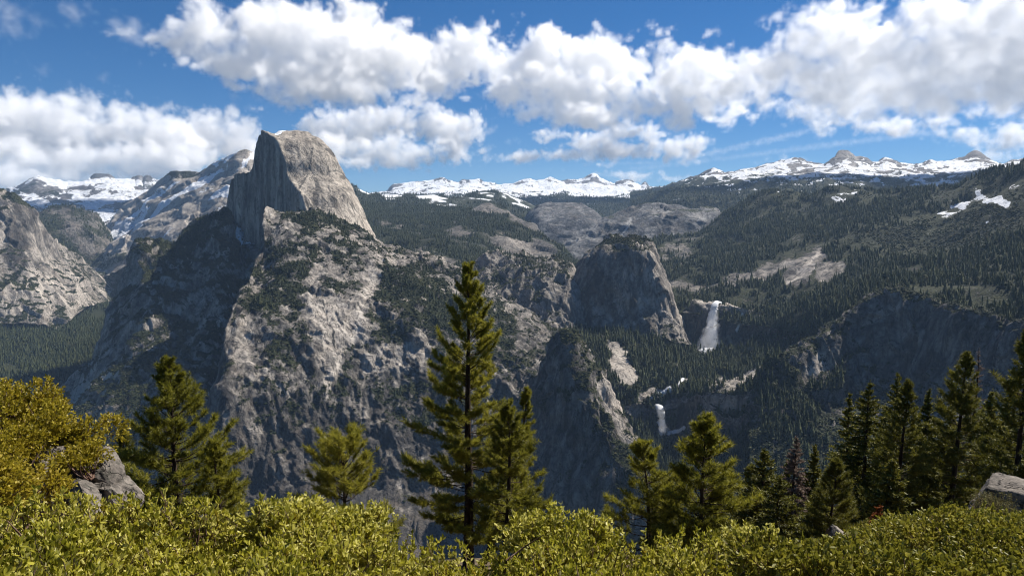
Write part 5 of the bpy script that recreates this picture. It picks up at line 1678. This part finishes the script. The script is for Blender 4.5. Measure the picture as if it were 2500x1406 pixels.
# ---------------------------------------------------------------- clouds: real volumes beyond and above the haze
def cloud(label, puffs, D, vox, edge, amp, dens, seed=1, depth=.22, cut=0.0, near=1600, grow=1.14):
    b = np.array(puffs, float)
    C = at(b[:, 0], b[:, 1], D - np.clip((b[:, 1] - b[:, 1].min()) / 200, 0, 1) * near)
    k = D / F / np.cos(np.arctan((b[:, 0] - CX) / F))
    rx, rz = b[:, 2] * k * grow, b[:, 3] * k * grow
    ry = np.minimum(rx, rz * 1.6) * depth + 1.5 * vox + .3 * amp
    pad = amp * 1.3
    R_ = np.maximum(rx, ry)
    E = np.stack([R_, R_, rz], -1)
    lo_, hi = (C - E).min(0) - pad, (C + E).max(0) + pad
    n = np.ceil((hi - lo_) / vox).astype(int) + 1
    hi = lo_ + (n - 1) * vox
    gx, gy, gz = [lo_[i] + np.arange(n[i]) * vox for i in range(3)]
    sdf = np.full((n[2], n[1], n[0]), 1e9, np.float32)
    k2 = np.float32(amp * .5)
    for c, a, bb, h in zip(C, rx, ry, rz):
        az = math.atan2(c[0], c[1])
        ca, sa = math.cos(az), math.sin(az)
        R = max(a, bb) + pad * 2
        xs = slice(*np.searchsorted(gx, [c[0] - R, c[0] + R]))
        ys = slice(*np.searchsorted(gy, [c[1] - R, c[1] + R]))
        zs = slice(*np.searchsorted(gz, [c[2] - h - pad * 2, c[2] + h + pad * 2]))
        X, Y, Z = gx[xs] - c[0], gy[ys] - c[1], gz[zs] - c[2]
        u = (X[None, :] * ca - Y[:, None] * sa) / a
        v = (X[None, :] * sa + Y[:, None] * ca) / bb
        q = np.sqrt((u * u + v * v)[None] + (Z[:, None, None] / h) ** 2).astype(np.float32)
        s = (q - 1) * np.float32(min(a, bb, h))
        o = sdf[zs, ys, xs]
        hh = np.clip(.5 + .5 * (o - s) / k2, 0, 1)
        sdf[zs, ys, xs] = np.where(o > 1e8, s, o * (1 - hh) + s * hh - k2 * hh * (1 - hh))
    m = np.nonzero(sdf.ravel() < amp * 1.1)[0]
    kz, r = np.divmod(m, n[1] * n[0])
    jy, ix = np.divmod(r, n[0])
    P = np.stack([gx[ix], gy[jy], gz[kz]], -1)
    s = sdf.ravel()[m]
    f = np.zeros(len(P), np.float32)
    a, L = 1.0, amp * 3.2
    P = P + np.stack([noise3(P / (amp * 2.2) + 40 + 9 * i, seed * 3 + i) for i in range(3)], -1) * amp * .55      # curl the billows a little
    for o in range(7):
        if L < vox * 1.7: break
        nz = noise3(P / L + seed * 13.7, seed * 7 + o)
        f += a * (nz * .95 if o == 0 else np.abs(nz) * 1.7 - .45)
        a *= .68
        L *= .5
    d = np.clip((f * amp * .9 - s) / edge - cut, 0, 1)
    d *= np.clip(.62 + .75 * noise3(P / (amp * 1.1) + 5, seed + 50) + .55 * noise3(P / (amp * .45) + 9, seed + 51), .12, 1.4)      # thick and thin places inside
    den = np.zeros(sdf.size, np.float32)
    den[m] = d
    me = bpy.data.meshes.new('cloud')
    me.vertices.add(den.size)
    me.attributes.new('dens', 'FLOAT', 'POINT').data.foreach_set('value', den)
    ob = bpy.data.objects.new('cloud', me)
    COL.objects.link(ob)
    g = bpy.data.node_groups.new('cloud_grid', 'GeometryNodeTree')
    g.interface.new_socket('Geometry', in_out='INPUT', socket_type='NodeSocketGeometry')
    g.interface.new_socket('Geometry', in_out='OUTPUT', socket_type='NodeSocketGeometry')
    N, Lk = g.nodes, g.links.new
    gi, go, vc = N.new('NodeGroupInput'), N.new('NodeGroupOutput'), N.new('GeometryNodeVolumeCube')
    vc.inputs['Min'].default_value = lo_
    vc.inputs['Max'].default_value = hi
    for i, a_ in enumerate('XYZ'):
        vc.inputs['Resolution ' + a_].default_value = int(n[i])

    def vm(op, src, val):
        x = N.new('ShaderNodeVectorMath')
        x.operation = op
        Lk(src, x.inputs[0])
        if op == 'SCALE': x.inputs['Scale'].default_value = val
        elif val is not None: x.inputs[1].default_value = val
        return x.outputs[0]
    q = vm('SUBTRACT', N.new('GeometryNodeInputPosition').outputs[0], lo_)
    q = vm('FLOOR', vm('ADD', vm('SCALE', q, 1 / vox), (.5, .5, .5)), None)
    sx = N.new('ShaderNodeSeparateXYZ')
    Lk(q, sx.inputs[0])
    ci = []
    for i in range(3):
        t = N.new('FunctionNodeFloatToInt')
        Lk(sx.outputs[i], t.inputs[0])
        ci.append(t.outputs[0])

    def im(op, a, b):
        x = N.new('FunctionNodeIntegerMath')
        x.operation = op
        for k_, v in enumerate((a, b)):
            if isinstance(v, int): x.inputs[k_].default_value = v
            else: Lk(v, x.inputs[k_])
        return x.outputs[0]
    idx = im('ADD', ci[0], im('MULTIPLY', im('ADD', ci[1], im('MULTIPLY', ci[2], int(n[1]))), int(n[0])))
    na = N.new('GeometryNodeInputNamedAttribute')
    na.data_type = 'FLOAT'
    na.inputs[0].default_value = 'dens'
    si = N.new('GeometryNodeSampleIndex')
    si.data_type = 'FLOAT'
    si.domain = 'POINT'
    si.clamp = True
    Lk(gi.outputs[0], si.inputs['Geometry'])
    Lk(na.outputs[0], si.inputs['Value'])
    Lk(idx, si.inputs['Index'])
    Lk(si.outputs[0], vc.inputs['Density'])
    mt = NT('cloud')
    pv = mt.n('ShaderNodeVolumePrincipled')
    pv.inputs['Color'].default_value = (1, 1, 1, 1)
    pv.inputs['Density'].default_value = dens
    pv.inputs['Anisotropy'].default_value = 0.35
    mt.link(pv.outputs[0], mt.out.inputs['Volume'])
    sm = N.new('GeometryNodeSetMaterial')
    Lk(vc.outputs[0], sm.inputs[0])
    sm.inputs['Material'].default_value = mt.m
    Lk(sm.outputs[0], go.inputs[0])
    ob.modifiers.new('grid', 'NODES').node_group = g
    me.materials.append(mt.m)
    print('cloud', n, den.size, len(m), 'zmin', lo_[2], round(time.time() - T0, 1))
    return tag(ob, label, 'cloud', 'clouds in the sky', 'stuff')


cloud('big white cumulus bank high above the half-dome',
      [(470, 60, 50, 26), (420, 105, 60, 22), (380, 95, 40, 12), (560, 100, 80, 62), (640, 60, 70, 40), (540, 160, 60, 22), (700, 120, 100, 76), (800, 150, 110, 86), (740, 195, 90, 42), (830, 50, 45, 50), (900, 110, 80, 68),
       (960, 170, 90, 66), (940, 236, 80, 20), (860, 225, 90, 30), (900, 45, 36, 28), (1010, 120, 60, 50), (650, 30, 40, 20)], 13500, 38, 90, 230, .010, 1)
cloud('long grey-based cumulus bank over the skyline in the middle',
      [(1100, 150, 90, 60), (1060, 200, 60, 30), (1190, 130, 80, 52), (1290, 150, 90, 66), (1340, 95, 44, 26), (1420, 150, 90, 60), (1520, 160, 90, 62), (1600, 170, 80, 58), (1420, 230, 110, 46), (1540, 250, 110, 44),
       (1680, 200, 80, 56), (1640, 270, 80, 30), (1430, 290, 90, 26), (1280, 230, 70, 36), (1740, 230, 70, 50), (1330, 270, 60, 20), (1230, 235, 40, 18)], 15500, 42, 95, 250, .0095, 2)
cloud('towering cumulus with a dark grey base at the upper right',
      [(1880, 80, 36, 14), (1950, 80, 70, 54), (2050, 90, 90, 66), (2150, 130, 100, 76), (1850, 175, 70, 50), (1950, 190, 100, 54), (2080, 200, 130, 56), (2250, 160, 110, 76), (2350, 100, 110, 66), (2440, 60, 110, 76),
       (2230, 225, 140, 30), (2420, 190, 100, 62), (2500, 140, 80, 60), (2400, 20, 130, 46), (2560, 60, 100, 90), (2260, 40, 60, 40), (1800, 215, 50, 30), (2000, 235, 120, 22)], 11600, 36, 90, 200, .010, 3, near=300)
cloud('low white cloud bank behind the half-dome on the left',
      [(-40, 290, 80, 46), (20, 280, 60, 46), (70, 310, 80, 46), (150, 330, 90, 46), (240, 320, 70, 50), (330, 325, 80, 56), (420, 350, 70, 40), (490, 320, 60, 40), (580, 330, 60, 44), (100, 395, 150, 36), (250, 400, 150, 30),
       (400, 390, 120, 30), (520, 370, 90, 30), (0, 435, 100, 16), (620, 350, 26, 24), (200, 440, 150, 10)], 29500, 70, 170, 380, .005, 4, near=4500)
cloud('low white cloud bank just right of the half-dome top',
      [(800, 310, 60, 36), (880, 300, 70, 42), (980, 310, 80, 48), (1080, 300, 64, 38), (1130, 330, 60, 46), (820, 365, 80, 30), (930, 370, 100, 32), (1050, 370, 100, 26), (860, 395, 50, 12), (1170, 370, 30, 14)], 29000, 64, 150, 330, .0055, 5, near=4500)
cloud('flat white cloud bank low over the middle skyline',
      [(1230, 388, 40, 8), (1290, 383, 60, 13), (1400, 378, 80, 16), (1520, 368, 100, 24), (1640, 362, 70, 26), (1700, 352, 44, 22), (1440, 345, 70, 20), (1540, 325, 90, 20), (1380, 330, 60, 16)], 27000, 62, 160, 260, .007, 6)
cloud('white cloud shelf under the big right cumulus',
      [(1960, 270, 60, 16), (2060, 288, 80, 22), (2150, 308, 56, 12), (1900, 255, 50, 14), (2210, 318, 30, 6)], 25500, 60, 240, 240, .008, 7)
cloud('small white cloud at the right edge above the snow range',
      [(2370, 325, 44, 16), (2440, 338, 50, 20), (2500, 352, 50, 16), (2310, 300, 30, 12), (2540, 360, 40, 14)], 25500, 56, 220, 220, .008, 8)
cloud('tiny white cloud near the right edge below the dark cloud base', [(2420, 268, 34, 12), (2450, 262, 24, 10), (2490, 240, 20, 10)], 25500, 52, 220, 180, .007, 9)
cloud('white cloud lying just behind the far peaks in the middle', [(1500, 424, 34, 9), (1560, 430, 56, 12), (1620, 437, 40, 7)], 29000, 62, 240, 200, .007, 10)
cloud('white cloud lying along the crest of the snow range', [(1880, 398, 34, 7), (1930, 393, 40, 8), (2400, 380, 30, 6), (2450, 384, 40, 7)], 27500, 60, 240, 170, .006, 11)
cloud('torn wisps of cloud at the upper left corner',
      [(20, 30, 40, 16), (70, 45, 40, 12), (45, 80, 40, 12), (150, 20, 50, 14), (200, 60, 50, 18), (240, 85, 36, 14), (290, 60, 30, 22), (310, 85, 36, 18), (350, 85, 30, 8), (80, 165, 26, 9), (45, 150, 24, 7)], 13500, 40, 300, 230, .0045, 12, cut=.18)
cloud('small torn cloud wisps left of the half-dome', [(265, 145, 28, 8), (575, 234, 30, 8), (265, 195, 10, 10), (685, 242, 12, 6), (95, 250, 14, 5)], 13500, 36, 300, 170, .004, 13, cut=.1)
cloud('small wisps beside the middle cloud banks', [(1200, 320, 26, 10), (1240, 345, 30, 8), (1210, 290, 14, 6), (1745, 75, 16, 14), (1370, 415, 24, 8), (1380, 425, 16, 10)], 26000, 56, 380, 220, .004, 14, cut=.1)


def streak(a, b, r0, r1, n):
    return [(a[0] + (b[0] - a[0]) * t, a[1] + (b[1] - a[1]) * t, 34, r0 + (r1 - r0) * t) for t in np.linspace(0, 1, n)]


cloud('thin straight cloud streak rising to the right above the snow range', streak((1700, 383), (1985, 318), 5, 5, 12), 28000, 58, 500, 60, .012, 15)
cloud('faint long cirrus streaks low over the snow range', streak((1560, 412), (2260, 326), 5, 6, 26) + streak((1980, 355), (2330, 318), 4, 5, 12) + streak((1480, 400), (1700, 395), 4, 4, 8), 28500, 64, 700, 60, .009, 16)
